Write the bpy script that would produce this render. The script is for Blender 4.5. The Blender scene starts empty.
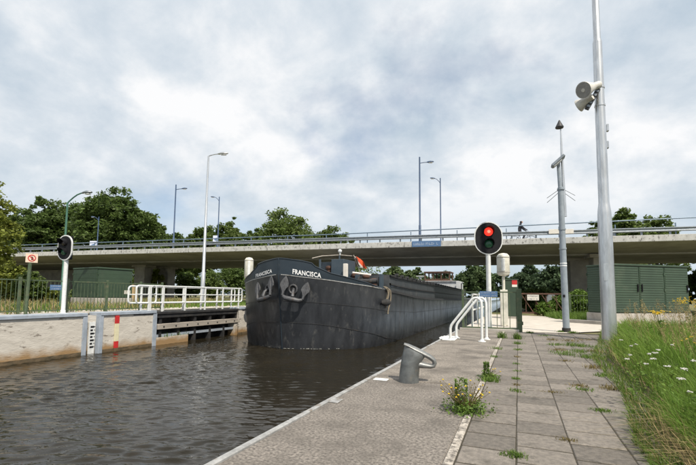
import bpy, math, random
import numpy as np
from mathutils import Vector, Matrix
random.seed(7); rng = np.random.default_rng(11)
S = bpy.context.scene
COL = S.collection
R = math.radians

# ------------------------------------------------------------------ camera
F, CX, CY, EYE = 415.0, 348.0, 261.0, 1.0        # focal length / principal point in photo pixels, eye height (m)
PSI, PIT, ROL = R(22.3), R(4.75), R(0.55)
ZW = -0.9                                         # water level, quay top is z = 0
fw = np.array([-math.sin(PSI)*math.cos(PIT), math.cos(PSI)*math.cos(PIT), math.sin(PIT)])
rt0 = np.array([math.cos(PSI), math.sin(PSI), 0.0]); up0 = np.cross(rt0, fw)
RT = rt0*math.cos(ROL)+up0*math.sin(ROL); UP = up0*math.cos(ROL)-rt0*math.sin(ROL)
cam_d = bpy.data.cameras.new('camera'); cam = bpy.data.objects.new('camera', cam_d); COL.objects.link(cam)
cam_d.sensor_width = 36; cam_d.lens = 36*F/696; cam_d.shift_y = (CY-232.5)/696
cam_d.clip_start = 0.05; cam_d.clip_end = 3000
M = Matrix.Identity(4)
for i in range(3):
    M[i][0] = RT[i]; M[i][1] = UP[i]; M[i][2] = -fw[i]
M[2][3] = EYE; cam.matrix_world = M
S.camera = cam
def ray(x, y): return fw+RT*(x-CX)/F+UP*(CY-y)/F
def onz(x, y, z=0.0): d = ray(x, y); return np.array([0, 0, EYE])+d*((z-EYE)/d[2])
def onY(x, y, Y): d = ray(x, y); return np.array([0, 0, EYE])+d*(Y/d[1])
def onX(x, y, X): d = ray(x, y); return np.array([0, 0, EYE])+d*(X/d[0])
def atd(x, y, dep): return np.array([0, 0, EYE])+ray(x, y)*dep

# ------------------------------------------------------------------ sky, sun, exposure
SUN_AZ, SUN_EL = R(130), R(53)                    # azimuth from +Y towards +X
w = bpy.data.worlds.new('World'); S.world = w; w.use_nodes = True
nt = w.node_tree; nt.nodes.clear(); L = nt.links.new
def wn(t, **k):
    n = nt.nodes.new(t)
    for a, b in k.items(): setattr(n, a, b)
    return n
def mth(op, a, b=None, c=None):
    n = wn('ShaderNodeMath', operation=op)
    for i, v in enumerate((a, b, c)):
        if v is None: continue
        if isinstance(v, (int, float)): n.inputs[i].default_value = v
        else: L(v, n.inputs[i])
    return n.outputs[0]
sky = wn('ShaderNodeTexSky', sky_type='NISHITA', sun_disc=False, sun_elevation=SUN_EL, sun_rotation=SUN_AZ)
sky.air_density = 1.0; sky.dust_density = 1.5; sky.ozone_density = 1.0
bg1 = wn('ShaderNodeBackground'); bg1.inputs[1].default_value = 0.14; L(sky.outputs[0], bg1.inputs[0])
tc = wn('ShaderNodeTexCoord'); sep = wn('ShaderNodeSeparateXYZ'); L(tc.outputs['Generated'], sep.inputs[0])
zc = mth('MAXIMUM', sep.outputs[2], 0.0)
den = mth('ADD', zc, 0.5)
cmb = wn('ShaderNodeCombineXYZ'); L(mth('DIVIDE', sep.outputs[0], den), cmb.inputs[0]); L(mth('DIVIDE', sep.outputs[1], den), cmb.inputs[1])
def noise(scale, detail, rough, off, dist=0.0):
    mp = wn('ShaderNodeMapping'); mp.inputs['Location'].default_value = off; L(cmb.outputs[0], mp.inputs[0])
    n = wn('ShaderNodeTexNoise'); n.inputs['Scale'].default_value = scale; n.inputs['Detail'].default_value = detail
    n.inputs['Roughness'].default_value = rough; n.inputs['Distortion'].default_value = dist; L(mp.outputs[0], n.inputs['Vector']); return n.outputs[0]
def ramp(fac, stops):
    r_ = wn('ShaderNodeValToRGB'); L(fac, r_.inputs[0]); e = r_.color_ramp.elements
    while len(e) < len(stops): e.new(0.5)
    for s_, (p_, c_) in zip(e, stops): s_.position = p_; s_.color = (*c_, 1)
    return r_
SKYOFF = (9.2, 0.5, 0.0)
cover = ramp(noise(1.5, 9, 0.55, SKYOFF, 0.1), [(0.36, (0.45,)*3), (0.47, (1,)*3)])
big = noise(1.5, 3, 0.5, (0.7, 6.3, 0.0), 0.1); fine = noise(4.2, 11, 0.6, (7.9, 1.3, 0.0), 0.15)
cloud = ramp(mth('ADD', mth('MULTIPLY', big, 0.55), mth('MULTIPLY', fine, 0.45)), [(0.385, (0.50, 0.595, 0.69)), (0.48, (0.70, 0.76, 0.82)), (0.57, (0.95, 0.955, 0.965))])
hz = wn('ShaderNodeMapRange', interpolation_type='SMOOTHSTEP'); L(sep.outputs[2], hz.inputs[0]); hz.inputs[1].default_value = -0.02; hz.inputs[2].default_value = 0.30; hz.inputs[3].default_value = 0.8; hz.inputs[4].default_value = 0.0
shade = wn('ShaderNodeMixRGB'); L(hz.outputs[0], shade.inputs[0]); L(cloud.outputs[0], shade.inputs[1]); shade.inputs[2].default_value = (0.56, 0.675, 0.77, 1)   # milky air towards the horizon
covf = mth('MAXIMUM', cover.outputs[0], hz.outputs[0])
bg2 = wn('ShaderNodeBackground'); bg2.inputs[1].default_value = 1.0; L(shade.outputs[0], bg2.inputs[0])
mx = wn('ShaderNodeMixShader'); L(covf, mx.inputs[0]); L(bg1.outputs[0], mx.inputs[1]); L(bg2.outputs[0], mx.inputs[2])
wo = wn('ShaderNodeOutputWorld'); L(mx.outputs[0], wo.inputs[0])
sd = bpy.data.lights.new('sun', 'SUN'); sun = bpy.data.objects.new('sun', sd); COL.objects.link(sun)
sd.energy = 5.0; sd.angle = R(0.8); sd.color = (1.0, 0.925, 0.80)
sdir = Vector((math.sin(SUN_AZ)*math.cos(SUN_EL), math.cos(SUN_AZ)*math.cos(SUN_EL), math.sin(SUN_EL)))
sun.rotation_euler = sdir.to_track_quat('Z', 'Y').to_euler(); sun.location = (10, -10, 30)
S.view_settings.view_transform = 'Standard'; S.view_settings.look = 'None'
S.view_settings.exposure = 0.04; S.view_settings.gamma = 1.0; S.view_settings.use_curve_mapping = False
S.render.engine = 'CYCLES'

# ------------------------------------------------------------------ materials
MATS = {}
def mat(name, c1, c2=None, rough=0.7, metal=0.0, scale=3.0, detail=6, spread=(0.35, 0.65), bump=0.0, bscale=None,
        stretch=(1, 1, 1), c3=None, s3=0.7, f3=(0.55, 0.7), rnd=0.0, island=0.0, trans=0.0, spec=0.5, emit=None, coord='pos', rscale=0.0):
    """c1..c2 by a noise, c3 as larger stains with a shape of their own, rnd = brightness change per object"""
    m = bpy.data.materials.new(name); MATS[name] = m; m.use_nodes = True
    t = m.node_tree; N = t.nodes; K = t.links.new
    b = N['Principled BSDF']; b.inputs['Roughness'].default_value = rough; b.inputs['Metallic'].default_value = metal
    b.inputs['Specular IOR Level'].default_value = spec
    c2 = c2 or c1
    geo = N.new('ShaderNodeNewGeometry'); mp = N.new('ShaderNodeMapping'); mp.inputs['Scale'].default_value = stretch
    if coord == 'pos': K(geo.outputs['Position'], mp.inputs[0])
    else:
        tcx = N.new('ShaderNodeTexCoord'); K(tcx.outputs['Object'], mp.inputs[0])
    def nz(sc, de, ro=0.6):
        n = N.new('ShaderNodeTexNoise'); n.inputs['Scale'].default_value = sc; n.inputs['Detail'].default_value = de
        n.inputs['Roughness'].default_value = ro; K(mp.outputs[0], n.inputs['Vector']); return n.outputs[0]
    def rp(f, a, ca, bb, cb):
        r_ = N.new('ShaderNodeValToRGB'); K(f, r_.inputs[0]); e = r_.color_ramp.elements
        e[0].position = a; e[0].color = (*ca, 1); e[1].position = bb; e[1].color = (*cb, 1); return r_.outputs[0]
    def mix(f, a, bb, mode='MIX'):
        x = N.new('ShaderNodeMix'); x.data_type = 'RGBA'; x.blend_type = mode
        if isinstance(f, (int, float)): x.inputs[0].default_value = f
        else: K(f, x.inputs[0])
        K(a, x.inputs[6]); K(bb, x.inputs[7]) if not isinstance(bb, tuple) else setattr(x.inputs[7], 'default_value', (*bb, 1)); return x.outputs[2]
    n1 = nz(scale, detail); col = rp(n1, spread[0], c1, spread[1], c2)
    if c3 is not None:
        f = rp(nz(s3, 5, 0.65), f3[0], (0, 0, 0), f3[1], (1, 1, 1)); col = mix(f, col, c3)
    if rnd or island:
        if rnd:
            oi = N.new('ShaderNodeObjectInfo'); src, amt = oi.outputs['Random'], rnd
        else: src, amt = geo.outputs['Random Per Island'], island
        mr = N.new('ShaderNodeMapRange'); K(src, mr.inputs[0]); mr.inputs[3].default_value = 1-amt; mr.inputs[4].default_value = 1+amt
        vm = N.new('ShaderNodeVectorMath'); vm.operation = 'SCALE'; K(col, vm.inputs[0]); K(mr.outputs[0], vm.inputs['Scale']); col = vm.outputs[0]
    K(col, b.inputs['Base Color'])
    if rscale:
        mr2 = N.new('ShaderNodeMapRange'); K(n1, mr2.inputs[0]); mr2.inputs[3].default_value = rough-rscale; mr2.inputs[4].default_value = rough+rscale
        K(mr2.outputs[0], b.inputs['Roughness'])
    if bump:
        bp = N.new('ShaderNodeBump'); bp.inputs['Strength'].default_value = bump; bp.inputs['Distance'].default_value = 0.02
        K(nz(bscale or scale*4, 5), bp.inputs['Height']); K(bp.outputs[0], b.inputs['Normal'])
    if trans:
        tr = N.new('ShaderNodeBsdfTranslucent'); K(col, tr.inputs[0]); ms = N.new('ShaderNodeMixShader'); ms.inputs[0].default_value = trans
        K(b.outputs[0], ms.inputs[1]); K(tr.outputs[0], ms.inputs[2]); K(ms.outputs[0], N['Material Output'].inputs[0])
    if emit:
        b.inputs['Emission Color'].default_value = (*emit[0], 1); b.inputs['Emission Strength'].default_value = emit[1]
    return m
mat('tile', (0.22, 0.194, 0.167), (0.135, 0.12, 0.105), 0.88, scale=26, detail=8, bump=0.5, bscale=90, c3=(0.075, 0.067, 0.056), s3=3.4, f3=(0.54, 0.74), rnd=0.22)
mat('slab', (0.31, 0.275, 0.24), (0.085, 0.075, 0.066), 0.92, scale=48, detail=5, spread=(0.33, 0.66), bump=0.5, bscale=80, c3=(0.10, 0.088, 0.076), s3=2.4, f3=(0.45, 0.75))
mat('slab_worn', (0.33, 0.29, 0.245), (0.13, 0.115, 0.10), 0.92, scale=40, detail=6, spread=(0.34, 0.66), bump=0.4, bscale=80, c3=(0.105, 0.092, 0.078), s3=1.7, f3=(0.44, 0.68))
mat('border', (0.52, 0.47, 0.41), (0.13, 0.115, 0.10), 0.9, scale=26, detail=6, spread=(0.40, 0.62), bump=0.5, bscale=90)
mat('soil', (0.035, 0.03, 0.02), (0.06, 0.05, 0.035), 0.95, scale=12, bump=0.5)
mat('path', (0.56, 0.51, 0.445), (0.46, 0.42, 0.365), 0.9, scale=2.5, bump=0.2, c3=(0.36, 0.325, 0.28), s3=0.6)
mat('turf', (0.075, 0.095, 0.03), (0.20, 0.17, 0.08), 0.95, scale=0.6, bump=0.5, bscale=14)
mat('steel_edge', (0.38, 0.38, 0.375), (0.24, 0.24, 0.235), 0.6, scale=14, c3=(0.17, 0.14, 0.11), s3=5, f3=(0.56, 0.68))
mat('blue_steel', (0.36, 0.40, 0.46), (0.27, 0.31, 0.36), 0.5, scale=5, c3=(0.22, 0.20, 0.18), s3=3, f3=(0.62, 0.75))
mat('wall_old', (0.60, 0.56, 0.50), (0.45, 0.415, 0.365), 0.9, scale=5, detail=10, spread=(0.30, 0.70), stretch=(1, 0.5, 1.6), bump=0.45, bscale=16, c3=(0.22, 0.19, 0.16), s3=6.0, f3=(0.59, 0.66))
mat('wall_wet', (0.15, 0.105, 0.06), (0.075, 0.06, 0.035), 0.6, scale=5)
mat('concrete', (0.42, 0.39, 0.35), (0.30, 0.28, 0.25), 0.9, scale=1.5, bump=0.2, bscale=12, c3=(0.22, 0.20, 0.18), s3=1.1, f3=(0.58, 0.7))
mat('fascia', (0.50, 0.495, 0.475), (0.385, 0.38, 0.362), 0.9, scale=4, stretch=(1, 1, 0.6), bump=0.3, c3=(0.16, 0.155, 0.145), s3=8, f3=(0.565, 0.64))
mat('soffit', (0.40, 0.39, 0.37), (0.31, 0.30, 0.285), 0.9, scale=0.8, c3=(0.24, 0.23, 0.215), s3=0.5, f3=(0.5, 0.7))
mat('rail_steel', (0.30, 0.33, 0.36), (0.22, 0.245, 0.27), 0.45, 0.6, scale=6)
mat('rail_blue', (0.16, 0.22, 0.29), (0.12, 0.17, 0.23), 0.5, 0.2, scale=6)
mat('galv', (0.66, 0.67, 0.68), (0.50, 0.51, 0.52), 0.34, 0.8, scale=14, detail=8, stretch=(1, 1, 0.2), bump=0.04, c3=(0.42, 0.425, 0.43), s3=4, f3=(0.5, 0.7), rscale=0.12)
mat('grey_paint', (0.30, 0.34, 0.38), (0.24, 0.275, 0.31), 0.45, 0.1, scale=7, c3=(0.35, 0.38, 0.41), s3=2.5)
mat('white_paint', (0.74, 0.75, 0.74), (0.60, 0.61, 0.60), 0.45, scale=8, c3=(0.42, 0.36, 0.28), s3=6, f3=(0.66, 0.75))
mat('cream_paint', (0.66, 0.64, 0.56), (0.52, 0.50, 0.43), 0.45, scale=6, c3=(0.34, 0.31, 0.24), s3=4, f3=(0.62, 0.75))
mat('green_metal', (0.036, 0.064, 0.038), (0.028, 0.051, 0.031), 0.55, scale=2.2, c3=(0.06, 0.082, 0.052), s3=1.8, f3=(0.55, 0.8), rnd=0.07)
mat('fence_green', (0.05, 0.08, 0.04), (0.085, 0.11, 0.06), 0.55, scale=10, c3=(0.13, 0.12, 0.07), s3=5)
mat('lamp_green', (0.05, 0.15, 0.10), (0.04, 0.11, 0.08), 0.5, scale=5)
mat('lamp_blue', (0.045, 0.085, 0.17), (0.035, 0.065, 0.13), 0.5, scale=5)
mat('black', (0.008, 0.008, 0.01), (0.014, 0.014, 0.016), 0.65, scale=8, spec=0.2)
mat('black_steel', (0.02, 0.021, 0.024), (0.045, 0.043, 0.042), 0.55, scale=4, c3=(0.09, 0.07, 0.05), s3=3, f3=(0.6, 0.75))
mat('rubber', (0.02, 0.02, 0.02), (0.035, 0.033, 0.03), 0.8, scale=8)
mat('lens_red', (0.75, 0.02, 0.015), rough=0.3, emit=((1.0, 0.035, 0.02), 1.6))
mat('lens_core', (0.9, 0.2, 0.12), rough=0.3, emit=((1.0, 0.16, 0.10), 2.2))
mat('lens_green_off', (0.012, 0.07, 0.035), (0.02, 0.10, 0.05), 0.25, scale=20)
mat('lens_dark', (0.02, 0.015, 0.015), (0.04, 0.03, 0.03), 0.25, scale=20)
mat('hull', (0.040, 0.043, 0.049), (0.015, 0.0165, 0.020), 0.35, scale=3.2, detail=11, spread=(0.34, 0.66), stretch=(1, 1, 0.4), bump=0.4, bscale=2.6, c3=(0.080, 0.080, 0.079), s3=5.5, f3=(0.57, 0.72), spec=0.6, rscale=0.18)
mat('bulwark', (0.016, 0.026, 0.037), (0.024, 0.034, 0.045), 0.33, scale=2, c3=(0.045, 0.05, 0.055), s3=3, f3=(0.62, 0.75))
mat('deck', (0.07, 0.075, 0.08), (0.045, 0.05, 0.055), 0.7, scale=3)
mat('coaming', (0.055, 0.062, 0.068), (0.036, 0.041, 0.046), 0.5, scale=2, c3=(0.085, 0.085, 0.085), s3=1.3, f3=(0.55, 0.7))
mat('cabin_blue', (0.035, 0.055, 0.075), (0.05, 0.07, 0.09), 0.5, scale=3)
mat('cabin_white', (0.62, 0.63, 0.64), (0.48, 0.49, 0.50), 0.5, scale=2, c3=(0.35, 0.31, 0.26), s3=2, f3=(0.62, 0.75))
mat('rust', (0.115, 0.055, 0.035), (0.065, 0.035, 0.025), 0.8, scale=6, bump=0.3)
mat('anchor', (0.085, 0.086, 0.092), (0.045, 0.046, 0.05), 0.5, 0.1, scale=8, bump=0.15, c3=(0.07, 0.045, 0.03), s3=5, f3=(0.6, 0.72))
mat('iron_grey', (0.155, 0.165, 0.165), (0.095, 0.10, 0.10), 0.5, 0.35, scale=9, bump=0.15, c3=(0.20, 0.17, 0.13), s3=7, f3=(0.58, 0.72))
mat('iron_worn', (0.27, 0.275, 0.27), (0.17, 0.175, 0.172), 0.45, 0.4, scale=12, bump=0.08)
mat('rope', (0.24, 0.20, 0.145), (0.15, 0.125, 0.09), 0.9, scale=30)
mat('timber', (0.40, 0.36, 0.31), (0.25, 0.22, 0.19), 0.85, scale=3, stretch=(3, 0.3, 3), bump=0.3)
mat('paint_red', (0.55, 0.03, 0.03), (0.42, 0.025, 0.025), 0.5, scale=6)
mat('paint_yellow', (0.70, 0.65, 0.45), (0.6, 0.55, 0.36), 0.5, scale=6)
mat('sign_white', (0.72, 0.68, 0.62), (0.62, 0.58, 0.52), 0.5, scale=4)
mat('sign_cream', (0.76, 0.60, 0.47), (0.68, 0.52, 0.40), 0.5, scale=4)
mat('sign_blue', (0.09, 0.17, 0.32), (0.075, 0.145, 0.27), 0.5, scale=4)
mat('banner', (0.66, 0.68, 0.78), (0.50, 0.53, 0.66), 0.6, scale=2)
mat('faded_letter', (0.36, 0.42, 0.52), (0.30, 0.36, 0.46), 0.5, scale=8)
mat('letter', (0.85, 0.85, 0.85), (0.76, 0.76, 0.76), 0.5, scale=8)
mat('glass', (0.05, 0.06, 0.065), (0.07, 0.08, 0.085), 0.06, scale=2)
mat('flag_orange', (0.75, 0.12, 0.03), (0.70, 0.09, 0.04), 0.8, scale=4, trans=0.3)
mat('flag_white', (0.78, 0.70, 0.64), (0.7, 0.6, 0.55), 0.8, scale=4, trans=0.3)
mat('horn', (0.62, 0.60, 0.56), (0.50, 0.48, 0.44), 0.5, scale=8)
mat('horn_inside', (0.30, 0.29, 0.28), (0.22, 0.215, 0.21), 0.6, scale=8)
mat('lamp_glass', (0.75, 0.76, 0.76), (0.65, 0.66, 0.66), 0.2, scale=8)
mat('bark', (0.095, 0.075, 0.055), (0.055, 0.043, 0.032), 0.95, scale=6, stretch=(3, 3, 0.5), bump=0.6)
mat('leaf_dark', (0.078, 0.122, 0.030), (0.12, 0.172, 0.048), 0.6, scale=0.35, island=0.5, trans=0.45, spec=0.3)
mat('leaf_mid', (0.105, 0.155, 0.036), (0.15, 0.20, 0.058), 0.6, scale=0.35, island=0.5, trans=0.45, spec=0.3)
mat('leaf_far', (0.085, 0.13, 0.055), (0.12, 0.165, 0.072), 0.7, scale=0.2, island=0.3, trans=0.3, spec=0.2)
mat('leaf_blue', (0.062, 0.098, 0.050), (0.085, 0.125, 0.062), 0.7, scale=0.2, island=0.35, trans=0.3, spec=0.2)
mat('leaf_yellow', (0.17, 0.21, 0.038), (0.25, 0.27, 0.055), 0.55, scale=1.2, island=0.35, trans=0.4, spec=0.3)
mat('weed_green', (0.15, 0.235, 0.04), (0.095, 0.165, 0.03), 0.6, scale=9, island=0.35, trans=0.35, spec=0.3)
mat('weed_dry', (0.24, 0.19, 0.08), (0.16, 0.13, 0.05), 0.8, scale=9, island=0.35, trans=0.25, spec=0.2)
mat('grass', (0.12, 0.23, 0.030), (0.225, 0.30, 0.062), 0.6, scale=1.6, island=0.42, trans=0.45, spec=0.3)
mat('grass_dry', (0.40, 0.31, 0.16), (0.28, 0.23, 0.11), 0.8, scale=2, island=0.35, trans=0.3, spec=0.2)
mat('petal_white', (0.62, 0.61, 0.56), (0.5, 0.48, 0.43), 0.8, scale=9, island=0.15)
mat('petal_yellow', (0.72, 0.50, 0.02), (0.62, 0.42, 0.02), 0.8, scale=9, island=0.15)
mat('cloth_dark', (0.018, 0.02, 0.028), (0.03, 0.03, 0.038), 0.9, scale=9)
mat('skin', (0.45, 0.27, 0.19), rough=0.6)
mat('foam', (0.34, 0.34, 0.31), (0.25, 0.25, 0.23), 0.7, scale=12)
mat('tan_board', (0.50, 0.36, 0.20), (0.40, 0.28, 0.15), 0.8, scale=3)
# water: dark, still enough to mirror, with fine wind ripples on top of the modelled waves
wo_ = MATS['wall_old'].node_tree; N_ = wo_.nodes; pb_ = N_['Principled BSDF']; src_ = pb_.inputs['Base Color'].links[0].from_socket
g_ = N_.new('ShaderNodeNewGeometry'); sx_ = N_.new('ShaderNodeSeparateXYZ'); wo_.links.new(g_.outputs['Position'], sx_.inputs[0])
nn_ = N_.new('ShaderNodeTexNoise'); nn_.inputs['Scale'].default_value = 2.2; nn_.inputs['Detail'].default_value = 6; wo_.links.new(g_.outputs['Position'], nn_.inputs['Vector'])
ma_ = N_.new('ShaderNodeMath'); ma_.operation = 'MULTIPLY_ADD'; wo_.links.new(nn_.outputs[0], ma_.inputs[0]); ma_.inputs[1].default_value = -0.55; wo_.links.new(sx_.outputs[2], ma_.inputs[2])
mr_ = N_.new('ShaderNodeMapRange'); wo_.links.new(ma_.outputs[0], mr_.inputs[0]); mr_.inputs[1].default_value = ZW-0.16; mr_.inputs[2].default_value = ZW+0.10; mr_.inputs[3].default_value = 1; mr_.inputs[4].default_value = 0
mi_ = N_.new('ShaderNodeMix'); mi_.data_type = 'RGBA'; wo_.links.new(mr_.outputs[0], mi_.inputs[0]); wo_.links.new(src_, mi_.inputs[6]); mi_.inputs[7].default_value = (0.30, 0.19, 0.09, 1); wo_.links.new(mi_.outputs[2], pb_.inputs['Base Color'])
wm = mat('water', (0.015, 0.0125, 0.007), (0.020, 0.016, 0.0095), 0.03, scale=0.5, spec=0.5)
b_ = wm.node_tree.nodes['Principled BSDF']; b_.inputs['IOR'].default_value = 1.33
N_ = wm.node_tree.nodes; g_ = N_.new('ShaderNodeNewGeometry'); mp_ = N_.new('ShaderNodeMapping'); mp_.inputs['Scale'].default_value = (0.8, 1.5, 1)
wm.node_tree.links.new(g_.outputs['Position'], mp_.inputs[0]); nz_ = N_.new('ShaderNodeTexNoise'); nz_.inputs['Scale'].default_value = 7; nz_.inputs['Detail'].default_value = 4
wm.node_tree.links.new(mp_.outputs[0], nz_.inputs['Vector']); bp_ = N_.new('ShaderNodeBump'); bp_.inputs['Strength'].default_value = 0.3; bp_.inputs['Distance'].default_value = 0.025
wm.node_tree.links.new(nz_.outputs[0], bp_.inputs['Height']); wm.node_tree.links.new(bp_.outputs[0], b_.inputs['Normal'])

# ------------------------------------------------------------------ mesh helpers
ORG = {}                                          # world origin of every object made here (no rotations on parents)
def V(*a): return np.array(a, float)
def nrm(v): v = np.asarray(v, float); return v/(np.linalg.norm(v)+1e-12)
class MB:
    def __init__(s, xf=None): s.v = []; s.f = []; s.xf = xf
    def add(s, vs, fs):
        k = len(s.v)
        for p in vs: s.v.append(s.xf(p) if s.xf else np.asarray(p, float))
        for f in fs: s.f.append(tuple(i+k for i in f))
        return s
    def box(s, x0, x1, y0, y1, z0, z1, ch=0.0):
        if ch <= 0:
            vs = [(x, y, z) for z in (z0, z1) for y in (y0, y1) for x in (x0, x1)]
            return s.add(vs, [(0, 2, 3, 1), (4, 5, 7, 6), (0, 1, 5, 4), (2, 6, 7, 3), (0, 4, 6, 2), (1, 3, 7, 5)])
        c = ch   # chamfered box: inset top and bottom rings
        vs = []
        for (z, i) in ((z0, c), (z0+c, 0), (z1-c, 0), (z1, c)):
            xa, xb, ya, yb = x0+i, x1-i, y0+i, y1-i
            k = c*0.7
            vs += [(xa+k, ya, z), (xb-k, ya, z), (xb, ya+k, z), (xb, yb-k, z), (xb-k, yb, z), (xa+k, yb, z), (xa, yb-k, z), (xa, ya+k, z)]
        fs = [tuple(range(7, -1, -1)), tuple(range(24, 32))]
        for r_ in range(3):
            for i in range(8): fs.append((r_*8+i, r_*8+(i+1) % 8, r_*8+8+(i+1) % 8, r_*8+8+i))
        return s.add(vs, fs)
    def prism(s, poly, ext):
        n = len(poly); e = np.asarray(ext, float); a = [np.asarray(p, float) for p in poly]
        vs = a+[p+e for p in a]
        fs = [tuple(range(n-1, -1, -1)), tuple(range(n, 2*n))]+[(i, (i+1) % n, n+(i+1) % n, n+i) for i in range(n)]
        return s.add(vs, fs)
    def ring(s, c, ax, r, n=12, ref=None):
        ax = nrm(ax); u = np.cross(ax, ref if ref is not None else (V(0, 0, 1) if abs(ax[2]) < 0.9 else V(1, 0, 0))); u = nrm(u); v = np.cross(ax, u)
        return [np.asarray(c)+r*(math.cos(2*math.pi*i/n)*u+math.sin(2*math.pi*i/n)*v) for i in range(n)]
    def tube(s, pts, rad, n=10, cap=True):
        pts = [np.asarray(p, float) for p in pts]; m = len(pts)
        rad = rad if hasattr(rad, '__len__') else [rad]*m
        vs, fs = [], []; u = None
        for i, p in enumerate(pts):
            t = nrm(pts[min(i+1, m-1)]-pts[max(i-1, 0)])
            if u is None: u = nrm(np.cross(t, V(0, 0, 1) if abs(t[2]) < 0.9 else V(1, 0, 0)))
            else: u = nrm(u-t*(u@t))
            v = np.cross(t, u)
            vs += [p+rad[i]*(math.cos(2*math.pi*k/n)*u+math.sin(2*math.pi*k/n)*v) for k in range(n)]
        for i in range(m-1):
            for k in range(n): fs.append((i*n+k, i*n+(k+1) % n, (i+1)*n+(k+1) % n, (i+1)*n+k))
        if cap: fs += [tuple(range(n-1, -1, -1)), tuple(range((m-1)*n, m*n))]
        return s.add(vs, fs)
    def lathe(s, c, prof, n=20, ax=(0, 0, 1)):
        ax = nrm(ax); pts = [np.asarray(c)+ax*h for r_, h in prof]; vs, fs = [], []
        for p, (r_, h) in zip(pts, prof): vs += s.ring(p, ax, max(r_, 1e-4), n)
        for i in range(len(prof)-1):
            for k in range(n): fs.append((i*n+k, i*n+(k+1) % n, (i+1)*n+(k+1) % n, (i+1)*n+k))
        fs += [tuple(range(n-1, -1, -1)), tuple(range((len(prof)-1)*n, len(prof)*n))]
        return s.add(vs, fs)
    def grid(s, rows, close=False):
        n = len(rows[0]); vs = [p for r_ in rows for p in r_]; fs = []
        for i in range(len(rows)-1):
            for k in range(n if close else n-1): fs.append((i*n+k, i*n+(k+1) % n, (i+1)*n+(k+1) % n, (i+1)*n+k))
        return s.add(vs, fs)
    def mesh(s, name, org=(0, 0, 0)):
        me = bpy.data.meshes.new(name); o = np.asarray(org, float)
        me.from_pydata([tuple(p-o) for p in s.v], [], s.f); me.update(); return me
def frame(o, ux, uy, uz=(0, 0, 1)):
    o, ux, uy, uz = (np.asarray(q, float) for q in (o, ux, uy, uz))
    return lambda p: o+ux*p[0]+uy*p[1]+uz*p[2]
def link(name, me, parent=None, org=(0, 0, 0), rot=None, scale=None):
    """org = world position of the new object's origin"""
    o = bpy.data.objects.new(name, me); COL.objects.link(o)
    org = np.asarray(org, float); ORG[o] = org
    if parent is not None: o.parent = parent; o.location = tuple(org-ORG[parent])
    else: o.location = tuple(org)
    if rot: o.rotation_euler = rot
    if scale: o.scale = scale
    return o
def build(mb, name, m, parent=None, org=None, smooth=False, bevel=0.0):
    if org is None: org = ORG[parent] if parent is not None else (np.mean(mb.v, axis=0)*V(1, 1, 0)+V(0, 0, min(p[2] for p in mb.v)))
    me = mb.mesh(name, org); me.materials.append(MATS[m] if isinstance(m, str) else m)
    if smooth: shade_smooth(me)
    o = link(name, me, parent, org)
    if bevel:
        b = o.modifiers.new('bevel', 'BEVEL'); b.width = bevel; b.segments = 2; b.limit_method = 'ANGLE'; b.angle_limit = R(40)
    return o
def shade_smooth(me, ang=40):
    me.polygons.foreach_set('use_smooth', [True]*len(me.polygons))
    import bmesh
    bm = bmesh.new(); bm.from_mesh(me)
    for e in bm.edges:
        if len(e.link_faces) == 2 and e.calc_face_angle(0) > R(ang): e.smooth = False
    bm.to_mesh(me); bm.free()
def tag(o, label=None, cat=None, group=None, kind=None):
    if label: o['label'] = label
    if cat: o['category'] = cat
    if group: o['group'] = group
    if kind: o['kind'] = kind
    return o
def thing(name, org, label, cat, group=None): return tag(link(name, None, None, org), label, cat, group)
def npmesh(name, verts, nper, m):
    """mesh of separate faces, nper verts each, from an (n*nper,3) array"""
    verts = np.asarray(verts, np.float32).reshape(-1, 3); n = len(verts)//nper
    me = bpy.data.meshes.new(name); me.vertices.add(len(verts)); me.vertices.foreach_set('co', verts.ravel())
    me.loops.add(n*nper); me.loops.foreach_set('vertex_index', np.arange(n*nper, dtype=np.int32))
    me.polygons.add(n); me.polygons.foreach_set('loop_start', np.arange(0, n*nper, nper, dtype=np.int32))
    me.update(calc_edges=True); me.validate(); me.materials.append(MATS[m]); return me
def arc(c, u, v, r, a0, a1, n=6):
    return [np.asarray(c)+r*(math.cos(a)*np.asarray(u)+math.sin(a)*np.asarray(v)) for a in np.linspace(a0, a1, n)]

# ------------------------------------------------------------------ ground, water, paving
XQ, XO, ZL = -1.72, -12.38, 0.37                   # near quay edge, far wall face, level of the far bank
g = MB()
g.add([(XQ+0.02, -60, -0.035), (900, -60, -0.035), (900, 1200, -0.035), (XQ+0.02, 1200, -0.035)], [(0, 1, 2, 3)])
g.add([(-900, -60, ZL-0.03), (XO-0.5, -60, ZL-0.03), (XO-0.5, 1200, ZL-0.03), (-900, 1200, ZL-0.03)], [(0, 1, 2, 3)])
g.add([(XO-0.5, 330, -3), (XQ+0.02, 330, -3), (XQ+0.02, 330, 0.3), (XO-0.5, 330, 0.3)], [(0, 1, 2, 3)])
g.add([(XO-0.5, 330, 0.3), (XQ+0.02, 330, 0.3), (XQ+0.02, 1200, 0.3), (XO-0.5, 1200, 0.3)], [(0, 1, 2, 3)])
tag(build(g, 'ground', 'turf', org=(0, 0, 0)), kind='structure')
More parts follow.
